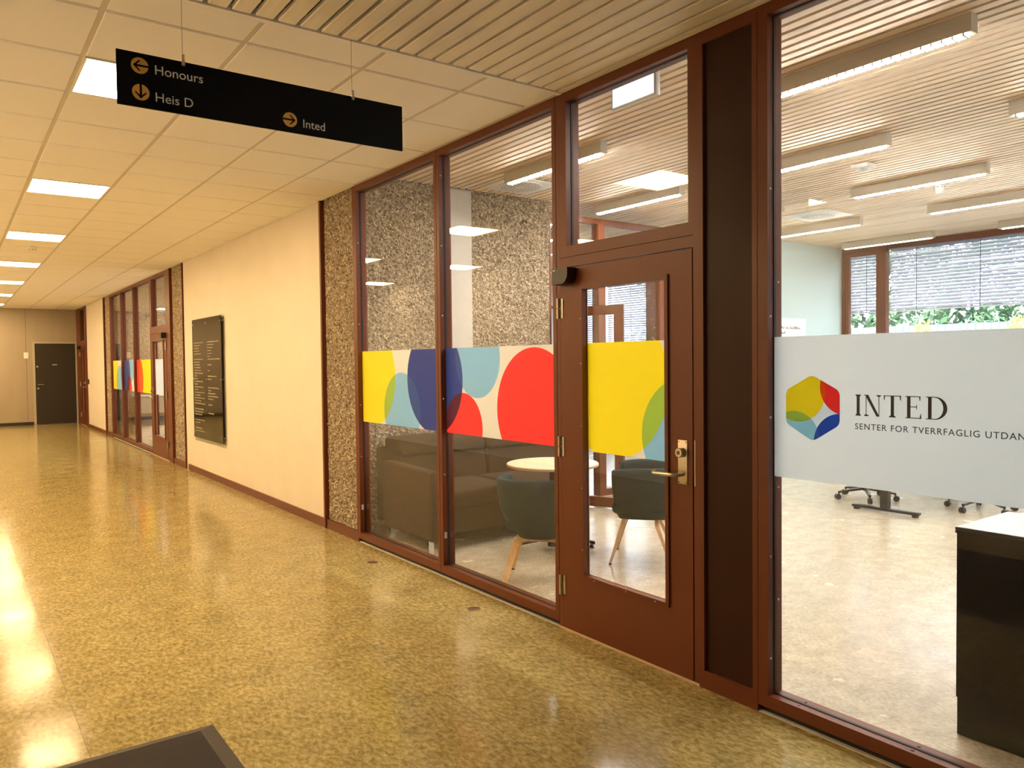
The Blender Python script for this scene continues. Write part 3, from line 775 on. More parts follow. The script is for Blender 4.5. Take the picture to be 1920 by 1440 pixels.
# ------------------------------------------------------------------ hanging sign
SY = 3.43; ks = SY/3.6
sx = lambda x: x*ks
sz = lambda z: CAM_H+(z-CAM_H)*ks
hs = empty('hanging_sign', (1.2, SY, sz(2.66)), 'long black sign with amber arrows hanging from the corridor ceiling', 'sign')
pl = box('sign_panel', 'signblk', hs, sx(.601), sx(1.933), SY, SY+.010, sz(2.660), sz(2.886))
for wx in (.864, 1.658):
    m = MB(); m.cyl((sx(wx), SY+.005, sz(2.90)), (sx(wx), SY+.005, ZC), .0012, n=6); m.build('wire', 'steel', hs)
    m = MB(); m.cyl((sx(wx), SY-.004, sz(2.875)), (sx(wx), SY-.004, sz(2.915)), .006, n=10); m.box(sx(wx)-.006, sx(wx)+.006, SY-.010, SY+.014, sz(2.868), sz(2.888)); m.build('wire_clamp', 'steel', hs)
def arrow(cx, cz, ang):
    r = .034*ks
    m = MB(); m.cyl((cx, SY, cz), (cx, SY-.0008, cz), r, n=32); dsk = m.build('arrow_disc', 'gold', hs)
    m = MB()
    def P(a, b):
        return (cx+a*math.cos(ang)-b*math.sin(ang), SY-.0011, cz+a*math.sin(ang)+b*math.cos(ang))
    w = .0042*ks/.95
    for poly in ([(-.034, -w), (.024, -w), (.024, w), (-.034, w)], [(.026, 0), (.004, .022), (-.004, .022), (.016, 0)], [(.026, 0), (.016, 0), (-.004, -.022), (.004, -.022)]):
        q = [P(a*ks, b*ks) for a, b in poly]; m.add(q, [tuple(range(len(q)))])
    m.build('arrow', 'signblk', dsk)
arrow(sx(.690), sz(2.833), math.pi); arrow(sx(.692), sz(2.722), -math.pi/2); arrow(sx(1.338), sz(2.718), 0)
for body, x, z in (('Honours', .746, 2.809), ('Heis D', .746, 2.694), ('Inted', 1.398, 2.692)):
    text('lettering', body, .056*ks, (sx(x), SY-.0008, sz(z)), (1, 0, 0), (0, 0, 1), 'lett', hs, ext=.0003)

# ------------------------------------------------------------------ mat and floor plates
fm = empty('floor_mat', (.15, 2.4, 0), 'dark charcoal entrance mat with rubber edge on the corridor floor', 'mat')
m = MB(); m.add([(-.75, 1.2, 0), (.893, 1.2, 0), (.893, 3.478, 0), (-.75, 3.478, 0), (-.73, 1.22, .009), (.835, 1.22, .009), (.835, 3.43, .009), (-.73, 3.43, .009)], [(0, 1, 5, 4), (1, 2, 6, 5), (2, 3, 7, 6), (3, 0, 4, 7), (3, 2, 1, 0), (4, 5, 6, 7)])
m.build('rubber_edge', 'matedge', fm)
box('pile', 'mat', fm, -.72, .828, 1.23, 3.422, .009, .0125)
for (px, py, lab) in ((2.66, 5.55, 'in front of the window with yellow and blue circles'), (2.66, 4.10, 'in front of the window with red circles'), (2.66, 14.0, 'in front of the far half glazed door'), (2.66, 11.3, 'below the directory board')):
    e = tag(MB().lathe((px, py, 0), [(0, .0015), (.036, .0015), (.042, 0)], 20).build('floor_plate', 'bronze', None, smooth='auto', loc=(px, py, 0)),
        'round brown floor plate '+lab, 'floor plate', 'floor plates along the glazed wall')

# ================================================================== OFFICE
# walls
wc = empty('wall_side', (4.1, 6.6, 0), 'rough stone aggregate wall behind the brown sofa', 'wall', kind='structure')
rough_panel('aggregate_face', (XB+.002, 6.60, 0), (1, 0, 0), (0, 0, 1), (0, -1, 0), 3.99-XB-.002, 3.36, .0135, .0065, wc, 11, depth=.12)
rough_panel('aggregate_face', (4.305, 6.60, 0), (1, 0, 0), (0, 0, 1), (0, -1, 0), 5.31-4.305, 3.36, .0135, .0065, wc, 12, depth=.12)
box('backing', 'slab', wc, XB+.12, 5.30, 6.70, 6.95, 0, 3.36)
gp = box('steel_cover', 'greypanel', wc, 3.99, 4.300, 6.585, 6.70, 0, ZR)
scr('screw', gp, [(x, 6.585, z) for x in (4.01, 4.285) for z in (.3, .9, 1.5, 1.8, 2.1, 2.4, 2.7, 3.0)], (0, -1, 0), .005, 'steel')
wb_ = wall('wall_side', 'pale aqua office wall with the whiteboard beside the facade window', 'blue', 7.90, XW, 6.90, 7.05, 0, ZR)
wall('wall_side', 'white office end wall behind the black cabinet', 'office', XB, XW, YN-.1, YN, 0, 3.6)
wall('wall_side', 'plain white wall closing the rooms behind the aqua wall', 'office', 6.6, XW+.1, YF, YF+.1, 0, 3.6)
wall('wall_side', 'white wall behind the far glazed office', 'office', 6.5, 6.6, 12.9, 24.3, 0, 3.6)
wall('wall_side', 'white cross wall behind the near stone column of the far glazed office', 'office', XB+.12, 6.5, 12.85, 12.95, 0, 3.6)
wall('wall_side', 'white end wall of the room behind the last glazed door', 'office', XB+.01, 6.6, 24.2, 24.3, 0, 3.6)
# office ceiling of pine slats
co = empty('ceiling', (7, 3, ZR), 'pale pine slatted ceiling of the glazed office with dark gaps', 'ceiling', kind='structure')
box('felt_backing', 'felt', co, XB-.02, XW, YN, 24.3, ZR+.045, ZR+.06)
me = {}
k = 0; x = 3.432+.029-.0857*5-.0857
while x+.057 < XW:
    lim = 6.56 if x < 5.33 else YF
    if lim not in me:
        q = MB(); q.box(0, .057, YN, lim, 0, .040)
        mq = bpy.data.meshes.new('slat'); mq.from_pydata(q.v, [], q.f); mq.update(); me[lim] = mq
    if x > XB+.002:
        o = link('slat', me[lim], 'slat', co); o.location = (x-7, -3, 0)
    x += .0857
tag(box('ceiling', 'slab', None, D+.1, XW+.5, YN-.2, 24.4, 3.45, 3.75), 'roof slab hidden above the slatted office ceiling', 'ceiling', kind='structure')
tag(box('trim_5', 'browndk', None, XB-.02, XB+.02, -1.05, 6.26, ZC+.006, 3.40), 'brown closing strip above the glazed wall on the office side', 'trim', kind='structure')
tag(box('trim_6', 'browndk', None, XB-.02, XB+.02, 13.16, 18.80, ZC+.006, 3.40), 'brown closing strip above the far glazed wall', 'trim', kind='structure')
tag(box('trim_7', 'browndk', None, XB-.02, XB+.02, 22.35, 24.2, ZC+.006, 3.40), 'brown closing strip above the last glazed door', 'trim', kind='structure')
for (ya, yb) in ((6.96, 12.84), (19.41, 22.35), (YN, -1.05)):
    wall('wall_right', 'white office side of the cream corridor wall', 'office', WX+.102, WX+.112, ya, yb, 0, 3.45)
# linear lamps
def linear(x, y0, y1, row, pos, ri):
    e = empty('linear_lamp', (x, (y0+y1)/2, ZR), 'slim grey linear lamp, '+row+', '+pos, 'lamp', 'linear lamps under the slatted ceiling')
    m = MB(); w, h = .07, .095; t = .004
    m.box(x, x+t, y0+.03, y1-.03, ZR-h, ZR-.006); m.box(x+w-t, x+w, y0+.03, y1-.03, ZR-h, ZR-.006); m.box(x, x+w, y0, y0+.03, ZR-h, ZR-.006); m.box(x, x+w, y1-.03, y1, ZR-h, ZR-.006); m.box(x, x+w, y0, y1, ZR-.006, ZR-.001)
    m.build('housing', 'fixture', e)
    box('lamp_tube', 'olamp%d' % ri, e, x+.010, x+w-.010, y0+.035, y1-.035, ZR-h-.008, ZR-h+.010)
    m = MB(); n = 24
    for i in range(n):
        yy = y0+.04+(y1-y0-.08)*i/(n-1); m.box(x+t, x+w-t, yy-.005, yy+.005, ZR-h-.012, ZR-h+.022)
    tag(m.build('louvre', 'fixture', e), kind='stuff')
for ri, (x, rows_) in enumerate(((4.16, ((1.81, 3.10), (4.52, 5.81), (-.9, .39))), (5.84, ((5.22, 6.46), (3.14, 4.40), (1.04, 2.30))), (7.48, ((5.22, 6.46), (3.12, 4.40), (1.04, 2.30))), (9.05, ((5.20, 6.46), (3.12, 4.40), (1.04, 2.30))), (10.90, ((5.22, 6.55), (3.12, 4.41), (1.04, 2.30))))):
    for y0, y1 in rows_:
        linear(x, y0, y1, ('first row from the corridor glazing', 'second row from the corridor glazing', 'middle row', 'second row from the facade', 'row along the facade windows')[ri],
               'end nearest the aqua wall' if y0 > 4.45 else 'middle of the row' if (y0 > 3 or (ri == 0 and y0 > 1)) else 'end nearest the black cabinet', ri)
for yy in (7.9, 10.2):  # two lamps added to brighten the room beyond the screen
    linear(6.6, yy, yy+1.28, 'added unseen beyond the inner glass screen', 'end nearest the screen' if yy < 9 else 'end away from the screen', 2)
# diffusers
def diffuser(x0, x1, y0, y1, label):
    e = empty('air_diffuser', ((x0+x1)/2, (y0+y1)/2, ZR), label, 'air vent')
    m = MB(); m.rbox(x0, x1, y0, y1, ZR-.014, ZR-.001, r=.004); m.build('plate', 'white', e, smooth='auto')
    cx, cy = (x0+x1)/2, (y0+y1)/2
    m = MB(); m.lathe((cx, cy, ZR-.014), [(.22, 0), (.22, -.006), (.20, -.008), (.0, -.009)], 36); m.build('round_face', 'white', e, smooth='auto')
    m = MB()
    for r in (.06, .09, .12, .15, .18):
        n = int(r*130)
        for i in range(n):
            t = 2*math.pi*i/n; m.add([(cx+(r+a)*math.cos(t+b), cy+(r+a)*math.sin(t+b), ZR-.0236) for a, b in ((-.010, -.025/r*.2), (.010, -.01/r), (.010, .01/r), (-.010, .025/r*.2))], [(0, 1, 2, 3)])
    tag(m.build('slot', 'dkgrey', e), kind='stuff')
diffuser(4.27, 4.86, 5.84, 6.38, 'square white ceiling air diffuser near the stone wall')
diffuser(8.20, 8.80, 5.13, 5.70, 'square white ceiling air diffuser near the aqua wall')
detector(7.99, 3.76, ZR, 'white cylindrical smoke detector under the slatted ceiling', .058, .11)
e = empty('motion_sensor', (6.64, 3.78, ZR), 'square white motion sensor under the slatted ceiling', 'sensor')
box('housing', 'white', e, 6.56, 6.72, 3.70, 3.86, ZR-.04, ZR-.001, bevel=.008)
MB().lathe((6.64, 3.78, ZR-.04), [(.035, 0), (.03, -.012), (0, -.016)], 20).build('lens', 'lamac', e, smooth=True)
# exit sign over the door
e = empty('exit_sign', (3.1, 3.10, 2.98), 'white glowing exit sign box over the half glazed door', 'sign')
m = MB(); m.rbox(3.10, 3.135, 2.93, 3.275, 2.985, 3.122, r=.006); m.build('housing', 'white', e, smooth='auto')
box('lit_face', 'exit', e, 3.0985, 3.0997, 2.945, 3.262, 2.997, 3.110)
for hy_ in (3.02, 3.19): MB().cyl((3.118, hy_, 3.122), (3.118, hy_, ZR), .006).build('hanger', 'white', e)

# --- inner glazed screen with an open door, in line with the stone wall
YP = 6.63
gs = empty('window_8', (6.3, YP, 0), 'brown framed inner glass screen beyond the round table with a doorway', 'window', kind='structure')
box('top_rail', 'brown', gs, 5.315, 7.18, YP-.03, YP+.05, 3.112, 3.172)
box('mullion', 'brown', gs, 6.03, 6.13, YP-.03, YP+.08, 0, 3.112)
box('corner_post', 'brown', gs, 7.03, 7.18, YP-.03, YP+.11, 0, 3.112)
box('door_post', 'brown', gs, 5.315, 5.335, YP-.03, YP+.05, 0, 3.112)
box('head_rail', 'brown', gs, 5.335, 6.03, YP-.01, YP+.05, 2.135, 2.165)
box('sill', 'brown', gs, 6.13, 7.03, YP-.03, YP+.05, 0, .075)
box('return_panel', 'brown', gs, 7.10, 7.18, YP+.11, 6.90, 0, 3.112)
box('glass_pane', 'glass', gs, 6.13, 7.03, YP+.005, YP+.011, .075, 3.112)
box('glass_pane', 'glass', gs, 5.335, 6.03, YP+.005, YP+.011, 2.165, 3.112)
hx, hy = 5.350, 6.575; ax_, ay_ = 5.690-hx, 5.850-hy; ln = math.hypot(ax_, ay_); ax_, ay_ = ax_/ln, ay_/ln
od = empty('door_5', (hx, hy, 0), 'open orange brown glazed door leaf hinged at the end of the stone wall', 'door', kind='structure')
def leafbox(name, mat, s0, s1, z0, z1, t=.04):
    m = MB(); nx, ny = -ay_, ax_
    v = [(hx+ax_*s+nx*q, hy+ay_*s+ny*q, z) for z in (z0, z1) for q in (-t/2, t/2) for s in (s0, s1)]
    m.add(v, [(0, 2, 3, 1), (4, 5, 7, 6), (0, 1, 5, 4), (2, 6, 7, 3), (0, 4, 6, 2), (1, 3, 7, 5)]); return m.build(name, mat, od)
W_ = .80
leafbox('stile', 'brown', 0, .10, .012, 2.14); leafbox('stile', 'brown', W_-.10, W_, .012, 2.14)
leafbox('rail', 'brown', .10, W_-.10, 2.04, 2.14); leafbox('rail', 'brown', .10, W_-.10, .012, .115); leafbox('glass_pane', 'glass', .10, W_-.10, .115, 2.04, .006)
m = MB(); nx, ny = -ay_, ax_
for sgn in (-1, 1):
    m.tube([(hx+ax_*(W_-.05)+nx*sgn*.02, hy+ay_*(W_-.05)+ny*sgn*.02, 1.03), (hx+ax_*(W_-.05)+nx*sgn*.06, hy+ay_*(W_-.05)+ny*sgn*.06, 1.03), (hx+ax_*(W_-.18)+nx*sgn*.06, hy+ay_*(W_-.18)+ny*sgn*.06, 1.03)], .010)
m.build('lever_handle', 'steel', od, smooth=True)

# --- facade with windows and outside blinds
tag(box('wall_facade', 'office', None, XW, XW+.25, YN, YF, 0, .85), 'white parapet under the facade windows', 'wall', kind='structure')
tag(box('wall_facade', 'office', None, XW, XW+.25, YN, YF, 3.27, 3.6), 'white lintel over the facade windows', 'wall', kind='structure')
tag(box('wall_facade', 'office', None, XW, XW+.25, 6.895, 8.3, .85, 3.27), 'white pier beside the facade window at the aqua wall', 'wall', kind='structure')
BLG = 'outside venetian blinds along the facade'
def facade(name, y0, y1, label, casement=False, drop=2.25, blabel='', head=.085):
    e = empty(name, (XW, (y0+y1)/2, .85), label, 'window', kind='structure')
    w = .05; z0, z1 = .85, 3.27
    box('jamb', 'brown', e, XW-.02, XW+.08, y0, y0+w, z0, z1); box('jamb', 'brown', e, XW-.02, XW+.08, y1-w, y1, z0, z1)
    box('top_rail', 'brown', e, XW-.02, XW+.08, y0+w, y1-w, z1-head, z1); box('sill', 'brown', e, XW-.02, XW+.08, y0+w, y1-w, z0, z0+.06)
    a, b, c, d = y0+w, y1-w, z0+.06, z1-head
    if casement:
        k = .058; m = MB(); s0, s1 = XW-.005, XW+.06
        m.box(s0, s1, a, a+k, c, d); m.box(s0, s1, b-k, b, c, d); m.box(s0, s1, a+k, b-k, d-k, d); m.box(s0, s1, a+k, b-k, c, c+k)
        m.build('casement', 'brown', e); a, b, c, d = a+k, b-k, c+k, d-k
    box('glass_pane', 'glass', e, XW+.03, XW+.036, a, b, c, d)
    bl = empty('venetian_blind', (XW+.16, (y0+y1)/2, drop), blabel, 'blind', BLG)
    bz1 = 3.20; pitch = .0485; n = int((bz1-drop)/pitch)
    q = MB(); L_ = (y1-y0)/2-.03; wd = .034
    pr = [(-wd*.8, -.024), (-wd*.3, -.004), (wd*.3, .011), (wd*.8, .021)]
    v = [(p, yy, zz) for yy in (-L_, L_) for p, zz in pr] + [(p, yy, zz+.0015) for yy in (-L_, L_) for p, zz in pr]
    f = [(i, i+1, i+5, i+4) for i in range(3)] + [(8+i, 12+i, 13+i, 9+i) for i in range(3)]
    sme = bpy.data.meshes.new('blind_slat'); sme.from_pydata(v, [], f); sme.update()
    for i in range(n):
        o = link('blind_slat', sme, 'blind', bl); o.location = (0, 0, .03+pitch*(i+.5))
    box('bottom_bar', 'blind', bl, XW+.13, XW+.19, (y0+y1)/2-L_, (y0+y1)/2+L_, drop, drop+.022)
    box('head_box', 'blind', bl, XW+.12, XW+.20, (y0+y1)/2-L_, (y0+y1)/2+L_, bz1, bz1+.06)
    ns = max(1, int((y1-y0)/.8))
    for i in range(ns):
        yy = y0+(y1-y0)*(i+.5)/ns
        box('ladder_cord', 'cord', bl, XW+.118, XW+.121, yy-.004, yy+.004, drop, bz1)
facade('window_9', 6.235, 6.893, 'narrow brown casement window in the facade beside the aqua wall', True, blabel='narrow outside venetian blind half lowered at the casement beside the aqua wall')
facade('window_10', 3.6, 6.232, 'wide brown facade window next to the narrow casement', False, blabel='wide outside venetian blind half lowered at the window next to the casement')
facade('window_11', .95, 3.597, 'wide brown facade window in the middle of the facade', False, blabel='wide outside venetian blind half lowered at the middle facade window')
facade('window_12', -3.15, .947, 'wide brown facade window at the near end of the facade', False, blabel='wide outside venetian blind half lowered at the near facade window')
facade('window_13', 10.95, 12.50, 'brown facade window of the room beyond the inner glass screen', False, drop=1.2, blabel='outside venetian blind fully lowered beyond the inner glass screen', head=.10)
facade('window_14', 12.55, 13.55, 'narrow brown facade window at the far end beyond the inner glass screen', False, drop=1.2, blabel='narrow outside venetian blind fully lowered at the far end beyond the inner glass screen', head=.10)
facade('window_15', 8.32, 10.92, 'wide brown facade window behind the aqua wall', False, drop=1.2, blabel='wide outside venetian blind fully lowered behind the aqua wall', head=.10)

# --- whiteboard with handwriting
wbd = empty('whiteboard', (9.9, 6.9, 1.5), 'white writing board with two handwritten lines on the aqua wall', 'whiteboard')
box('panel', 'wboard', wbd, 8.92, 10.47, 6.875, 6.898, 1.05, 2.15)
m = MB(); rr = random.Random(5)
def scribble(x, z, n, h, w):
    for i in range(n):
        pts = [(x+t*w/6+rr.uniform(-.006, .006), 6.873, z+h*(.5+.5*math.sin(t*1.9+i*2.1))*rr.uniform(.5, 1)) for t in range(7)]
        m.tube(pts, .0035, 4, up=(0, 1, 0)); x += w*1.12
        if rr.random() < .3: x += .03
scribble(9.66, 1.985, 7, .055, .075); scribble(9.78, 1.915, 3, .045, .055)
m.build('handwriting', 'ink', wbd)

# ------------------------------------------------------------------ furniture
# sofa along the stone wall
so = empty('sofa', (4.1, 5.95, 0), 'brown fabric high backed sofa with chrome legs against the stone wall', 'sofa')
SX0, SX1, SXS = 3.095, 5.03, 4.74
def soft(name, a, r=.03, parent=so, mat='sofa', seg=3, bend=None):
    m = MB(); m.rbox(*a, r=r, seg=seg)
    if bend: m.v = [bend(*q) for q in m.v]
    return m.build(name, mat, parent, smooth='auto')
for ax0 in (SX0,):
    soft('armrest', (ax0, ax0+.11, 5.37, 6.24, .115, .70), .025, bend=lambda x, y, z: (x, y, z-(.02 if z > .5 and y < 5.5 else 0)))
soft('base', (SX0+.112, SXS-.01, 5.50, 6.30, .13, .36), .02)
n = 2; wseg = (SX1-SX0-.112)/n; wsit = (SXS-SX0-.112)/n
for i in range(n):
    a = SX0+.112+wseg*i
    b = SX0+.112+wsit*i
    soft('seat_cushion', (b+.003, b+wsit-.003, 5.46, 6.14, .345, .505), .04)
    soft('back_cushion', (a+.003, a+wseg-.003, 6.10, 6.33, .45, .755), .03, bend=lambda x, y, z: (x, y+(z-.5)*.12-.03, z))
    soft('headrest', (a+.003, a+wseg-.003, 6.06, 6.44, .735, .895), .05, bend=lambda x, y, z: (x, y+(z-.73)*.35 if y < 6.25 else y, z))
soft('back_panel', (SX0+.05, SX1-.02, 6.36, 6.46, .13, .80), .02)
for lx in (SX0+.045, SXS-.06):
    for ly in (5.475, 6.145):
        m = MB(); m.box(lx-.024, lx+.024, ly-.012, ly+.012, 0, .115); m.build('leg', 'chrome', so)

# round table
TC = (4.03, 4.99)
rtb = empty('round_table', (*TC, 0), 'small round pale topped cafe table with black pedestal by the sofa', 'table')
MB().lathe((*TC, 0), [(0, .698), (.372, .698), (.380, .702), (.380, .718), (.376, .722), (0, .722)], 48).build('tabletop', 'ttop', rtb, smooth='auto')
MB().lathe((*TC, 0), [(.3805, .7005), (.3815, .703), (.3815, .716), (.3805, .718)], 48).build('edge_band', 'birch', rtb, smooth='auto')
m = MB(); m.cyl((*TC, .05), (*TC, .69), .030, n=20); m.cyl((*TC, .66), (*TC, .698), .09, n=20); m.build('pedestal', 'blackmet', rtb, smooth='auto')
MB().cyl((*TC, .03), (*TC, .115), .048, .042, n=20).build('hub', 'blackmet', rtb, smooth='auto')
a0 = math.atan2(5.164-TC[1], 3.721-TC[0])
for k in range(4):
    t = a0+k*math.pi/2; dx, dy = math.cos(t), math.sin(t)
    m = MB(); m.sweep([(TC[0]+dx*s, TC[1]+dy*s, z) for s, z in ((.03, .090), (.12, .088), (.24, .068), (.35, .042))], [(-.02, -.014), (.02, -.014), (.02, .014), (-.02, .014)], scale=[1.1, 1.05, .95, .85])
    m.build('foot', 'blackmet', rtb)
    m = MB(); m.cyl((TC[0]+dx*.325, TC[1]+dy*.325, 0), (TC[0]+dx*.325, TC[1]+dy*.325, .03), .022, .012, n=14); m.build('glide', 'black', rtb, smooth='auto')

# tub chairs (front towards local +y)
def tub_chair(loc, rot, label):
    e = empty('tub_chair', (0, 0, 0), label, 'chair', None)
    m = MB(); NA, NL = 40, 9
    def ring(t, inset, arm):
        z = .335+t*.405
        s = .50+.50*(1-(1-t)**2.4)**.75
        out = []
        for i in range(NA+1):
            a = math.radians(-127+254*i/NA)          # 0 = back
            c, sn = math.cos(a), math.sin(a); p = 2/2.9
            X_ = (.315*s-inset)*math.copysign(abs(sn)**p, sn); Y_ = -(.295*(.55+.45*s)-inset)*math.copysign(abs(c)**p, c)
            f = max(0, (abs(a)-math.radians(70))/math.radians(57))
            out.append((X_, Y_, z-f*f*.02*t))
        return out
    lv = [ring(j/NL, 0, 0) for j in range(NL+1)]
    inn = [ring(j/NL, .042, 0) for j in range(NL, 1, -1)]
    top = [[((a[0]+b[0])/2, (a[1]+b[1])/2, a[2]+.012) for a, b in zip(lv[-1], inn[0])]]
    allr = lv+top+inn; W2 = NA+1
    v = [q for r in allr for q in r]
    f = [(j*W2+i, j*W2+i+1, (j+1)*W2+i+1, (j+1)*W2+i) for j in range(len(allr)-1) for i in range(NA)]
    # close the two front ends
    nr = len(allr)
    for i in (0, NA):
        for j in range(nr//2):
            a, b, c, d = j*W2+i, (j+1)*W2+i, (nr-2-j)*W2+i, (nr-1-j)*W2+i
            if (j+1) < (nr-2-j): f.append((a, b, c, d))
    m.add(v, f)
    m.build('shell', 'teal', e, smooth=True)
    m = MB(); m.lathe((0, 0, 0), [(0, .328), (.12, .330), (.165, .345), (.18, .38), (0, .40)], 32); m.v = [(a*1.0, b*1.0+.01, c) for a, b, c in m.v]; m.build('under_pan', 'teal', e, smooth=True)
    m = MB(); m.rbox(-.235, .235, -.215, .215, .385, .475, r=.04, seg=4); m.build('seat_cushion', 'teal', e, smooth=True)
    # two bent wood frames
    for yb, yf in ((-.12, -.235), (.13, .225)):
        for sgn in (-1, 1):
            pts = [(0, yb, .322), (sgn*.10, yb, .320), (sgn*.145, yb, .312), (sgn*.172, yb+(yf-yb)*.08, .285), (sgn*.185, yb+(yf-yb)*.2, .25), (sgn*.245, yf, .010)]
            m = MB(); m.sweep(pts, [(-.024, -.013), (.024, -.013), (.024, .013), (-.024, .013)], up=(0, 1, 0), scale=[.9, .95, 1.05, 1.1, 1.05, .62])
            m.v = [(a, b, max(c, .008)) for a, b, c in m.v]
            m.build('leg', 'oak', e)
            m = MB(); m.cyl((sgn*.245, yf, 0), (sgn*.245, yf, .011), .012, n=10); m.build('glide', 'black', e)
    e.location = loc; e.rotation_euler = (0, 0, rot)
    return e
d_ = Vector((TC[0]-3.42, TC[1]-4.36)); c1 = tub_chair((3.42, 4.36, 0), math.atan2(-d_.x, d_.y), 'dark teal tub chair on light wooden legs with its back to the glazed wall')
c2 = tub_chair((4.40, 4.33, 0), math.radians(40), 'dark teal tub chair on light wooden legs seen through the half glazed door')

# black cabinet behind the wide window
cb = empty('cabinet', (3.6, .75, 0), 'low black cabinet with a light grey top behind the wide window', 'cabinet')
CX0, CX1, CY0, CY1, CZ = 3.345, 3.83, .10, 1.493, .868
box('body', 'cab', cb, CX0, CX1-.03, CY0, CY1, .004, CZ-.026)
tpb = box('top', 'cab', cb, CX0-.008, CX1+.004, CY0-.008, CY1+.008, CZ-.026, CZ-.002)
box('top_face', 'lamac', tpb, CX0-.006, CX1+.002, CY0-.006, CY1+.006, CZ-.002, CZ)
for i in range(2):
    a = CY0+.003+(CY1-CY0)/2*i; dr = box('door', 'cab', cb, CX1-.028, CX1-.008, a, a+(CY1-CY0)/2-.006, .09, CZ-.03)
    box('handle', 'steel', dr, CX1-.008, CX1+.012, a+.05+.5*i, a+.06+.5*i, .45, .6)
box('side_cover', 'cab', cb, CX0+.02, CX1-.03, CY1, CY1+.014, .15, CZ-.03)

# sit-stand desk and office chairs
dk = empty('desk', (8.3, 4.05, 0), 'office desk on black T legs behind the white INTED film', 'desk')
for lx in (7.58, 9.0):
    m = MB(); m.rbox(lx-.035, lx+.035, 3.74, 4.42, .022, .048, r=.006); m.build('foot', 'blackmet', dk, smooth='auto')
    m = MB(); m.box(lx-.03, lx+.03, 3.76, 3.80, 0, .022); m.box(lx-.03, lx+.03, 4.36, 4.40, 0, .022); m.build('glide', 'black', dk)
    box('column', 'blackmet', dk, lx-.03, lx+.03, 4.04, 4.12, .048, .30); box('inner_column', 'blackmet', dk, lx-.024, lx+.024, 4.047, 4.113, .30, .70)
box('crossbeam', 'blackmet', dk, 7.55, 9.03, 4.05, 4.11, .66, .70)
box('tabletop', 'lamac', dk, 7.45, 9.15, 3.68, 4.48, .70, .725, bevel=.004)
def office_chair(x, y, rot, label):
    e = empty('office_chair', (0, 0, 0), label, 'chair')
    for k in range(5):
        t = 2*math.pi*k/5+.3; dx, dy = math.cos(t), math.sin(t)
        m = MB(); m.sweep([(dx*s, dy*s, z) for s, z in ((.03, .115), (.16, .10), (.30, .082))], [(-.018, -.012), (.018, -.012), (.018, .012), (-.018, .012)], scale=[1.1, 1, .8]); lg = m.build('base_arm', 'blackmet', e)
        c = Vector((dx*.31, dy*.31, .030)); n_ = Vector((-dy, dx, 0))
        m = MB(); m.cyl(c-n_*.022, c-n_*.004, .030, n=18); m.cyl(c+n_*.004, c+n_*.022, .030, n=18); m.cyl(c+Vector((-dx*.012, -dy*.012, .0)), c+Vector((-dx*.012, -dy*.012, .06)), .009, n=8); m.build('caster', 'black', e, smooth='auto')
    MB().cyl((0, 0, .09), (0, 0, .42), .026, n=16).build('gas_lift', 'blackmet', e, smooth='auto')
    soft('seat', (-.24, .24, -.22, .25, .43, .51), .035, e, 'teal')
    m = MB(); m.tube([(0, -.10, .44), (0, -.27, .46), (0, -.31, .55), (0, -.30, .75)], .02); m.build('back_bar', 'blackmet', e, smooth=True)
    soft('backrest', (-.22, .22, -.29, -.24, .60, 1.02), .022, e, 'teal')
    e.location = (x, y, 0); e.rotation_euler = (0, 0, rot)
office_chair(8.17, 4.62, math.radians(200), 'black swivel office chair on casters behind the desk')
office_chair(8.45, 3.55, math.radians(10), 'black swivel office chair on casters in front of the desk')

# far glazed office: stone wall, kitchen counter and added lamps
wf = empty('wall_side', (4.2, 19.2, 0), 'stone aggregate wall at the far end of the far glazed office', 'wall', kind='structure')
rough_panel('aggregate_face', (XB+.12, 19.20, 0), (1, 0, 0), (0, 0, 1), (0, -1, 0), 6.5-XB-.12, 3.36, .035, .010, wf, 21, depth=.2)
kc = empty('kitchen_counter', (4.0, 18.85, 0), 'beige kitchen counter with white top inside the far glazed office', 'counter')
box('plinth', 'white', kc, 3.35, 5.4, 18.62, 19.15, 0, .22); box('body', 'dkgrey', kc, 3.35, 5.4, 18.58, 19.15, .22, .55)
for i in range(3): box('door', 'counter', kc, 3.36+.68*i, 4.03+.68*i, 18.56, 18.58, .50, .86)
box('worktop', 'white', kc, 3.33, 5.42, 18.54, 19.16, .87, .905)
cm = empty('coffee_machine', (3.75, 18.85, .905), 'dark coffee machine on the far kitchen counter', 'coffee machine')
box('body', 'black', cm, 3.62, 3.86, 18.72, 19.1, .905, 1.30, bevel=.01); box('spout', 'steel', cm, 3.70, 3.78, 18.66, 18.72, 1.10, 1.16); box('drip_tray', 'steel', cm, 3.64, 3.84, 18.60, 18.72, .905, .93)
for k, cx in enumerate((4.1, 4.25)):
    o = MB().lathe((cx, 18.8, .905), [(0, 0), (.055, 0), (.06, .03), (.055, .20), (.035, .24), (.035, .27), (0, .275)], 20).build('thermos_jug', 'white', None, smooth='auto', loc=(cx, 18.8, .905))
    tag(o, 'white thermos jug standing on the far kitchen counter', 'jug', 'thermos jugs on the far counter')
for ly in (14.2, 16.2, 18.0):  # unseen lamps added to light the far office
    e = empty('added_ceiling_panel', (4.2, ly, ZR), 'added square white ceiling lamp, unseen, inside the far glazed office', 'ceiling light', 'added lamps inside the far glazed office')
    m = MB(); m.box(3.9, 4.5, ly-.3, ly-.285, ZR+.02, ZR+.045); m.box(3.9, 4.5, ly+.285, ly+.3, ZR+.02, ZR+.045); m.box(3.9, 3.915, ly-.285, ly+.285, ZR+.02, ZR+.045); m.box(4.485, 4.5, ly-.285, ly+.285, ZR+.02, ZR+.045); m.build('frame', 'white', e)
    box('diffuser', 'olamp2b', e, 3.915, 4.485, ly-.285, ly+.285, ZR+.03, ZR+.036)

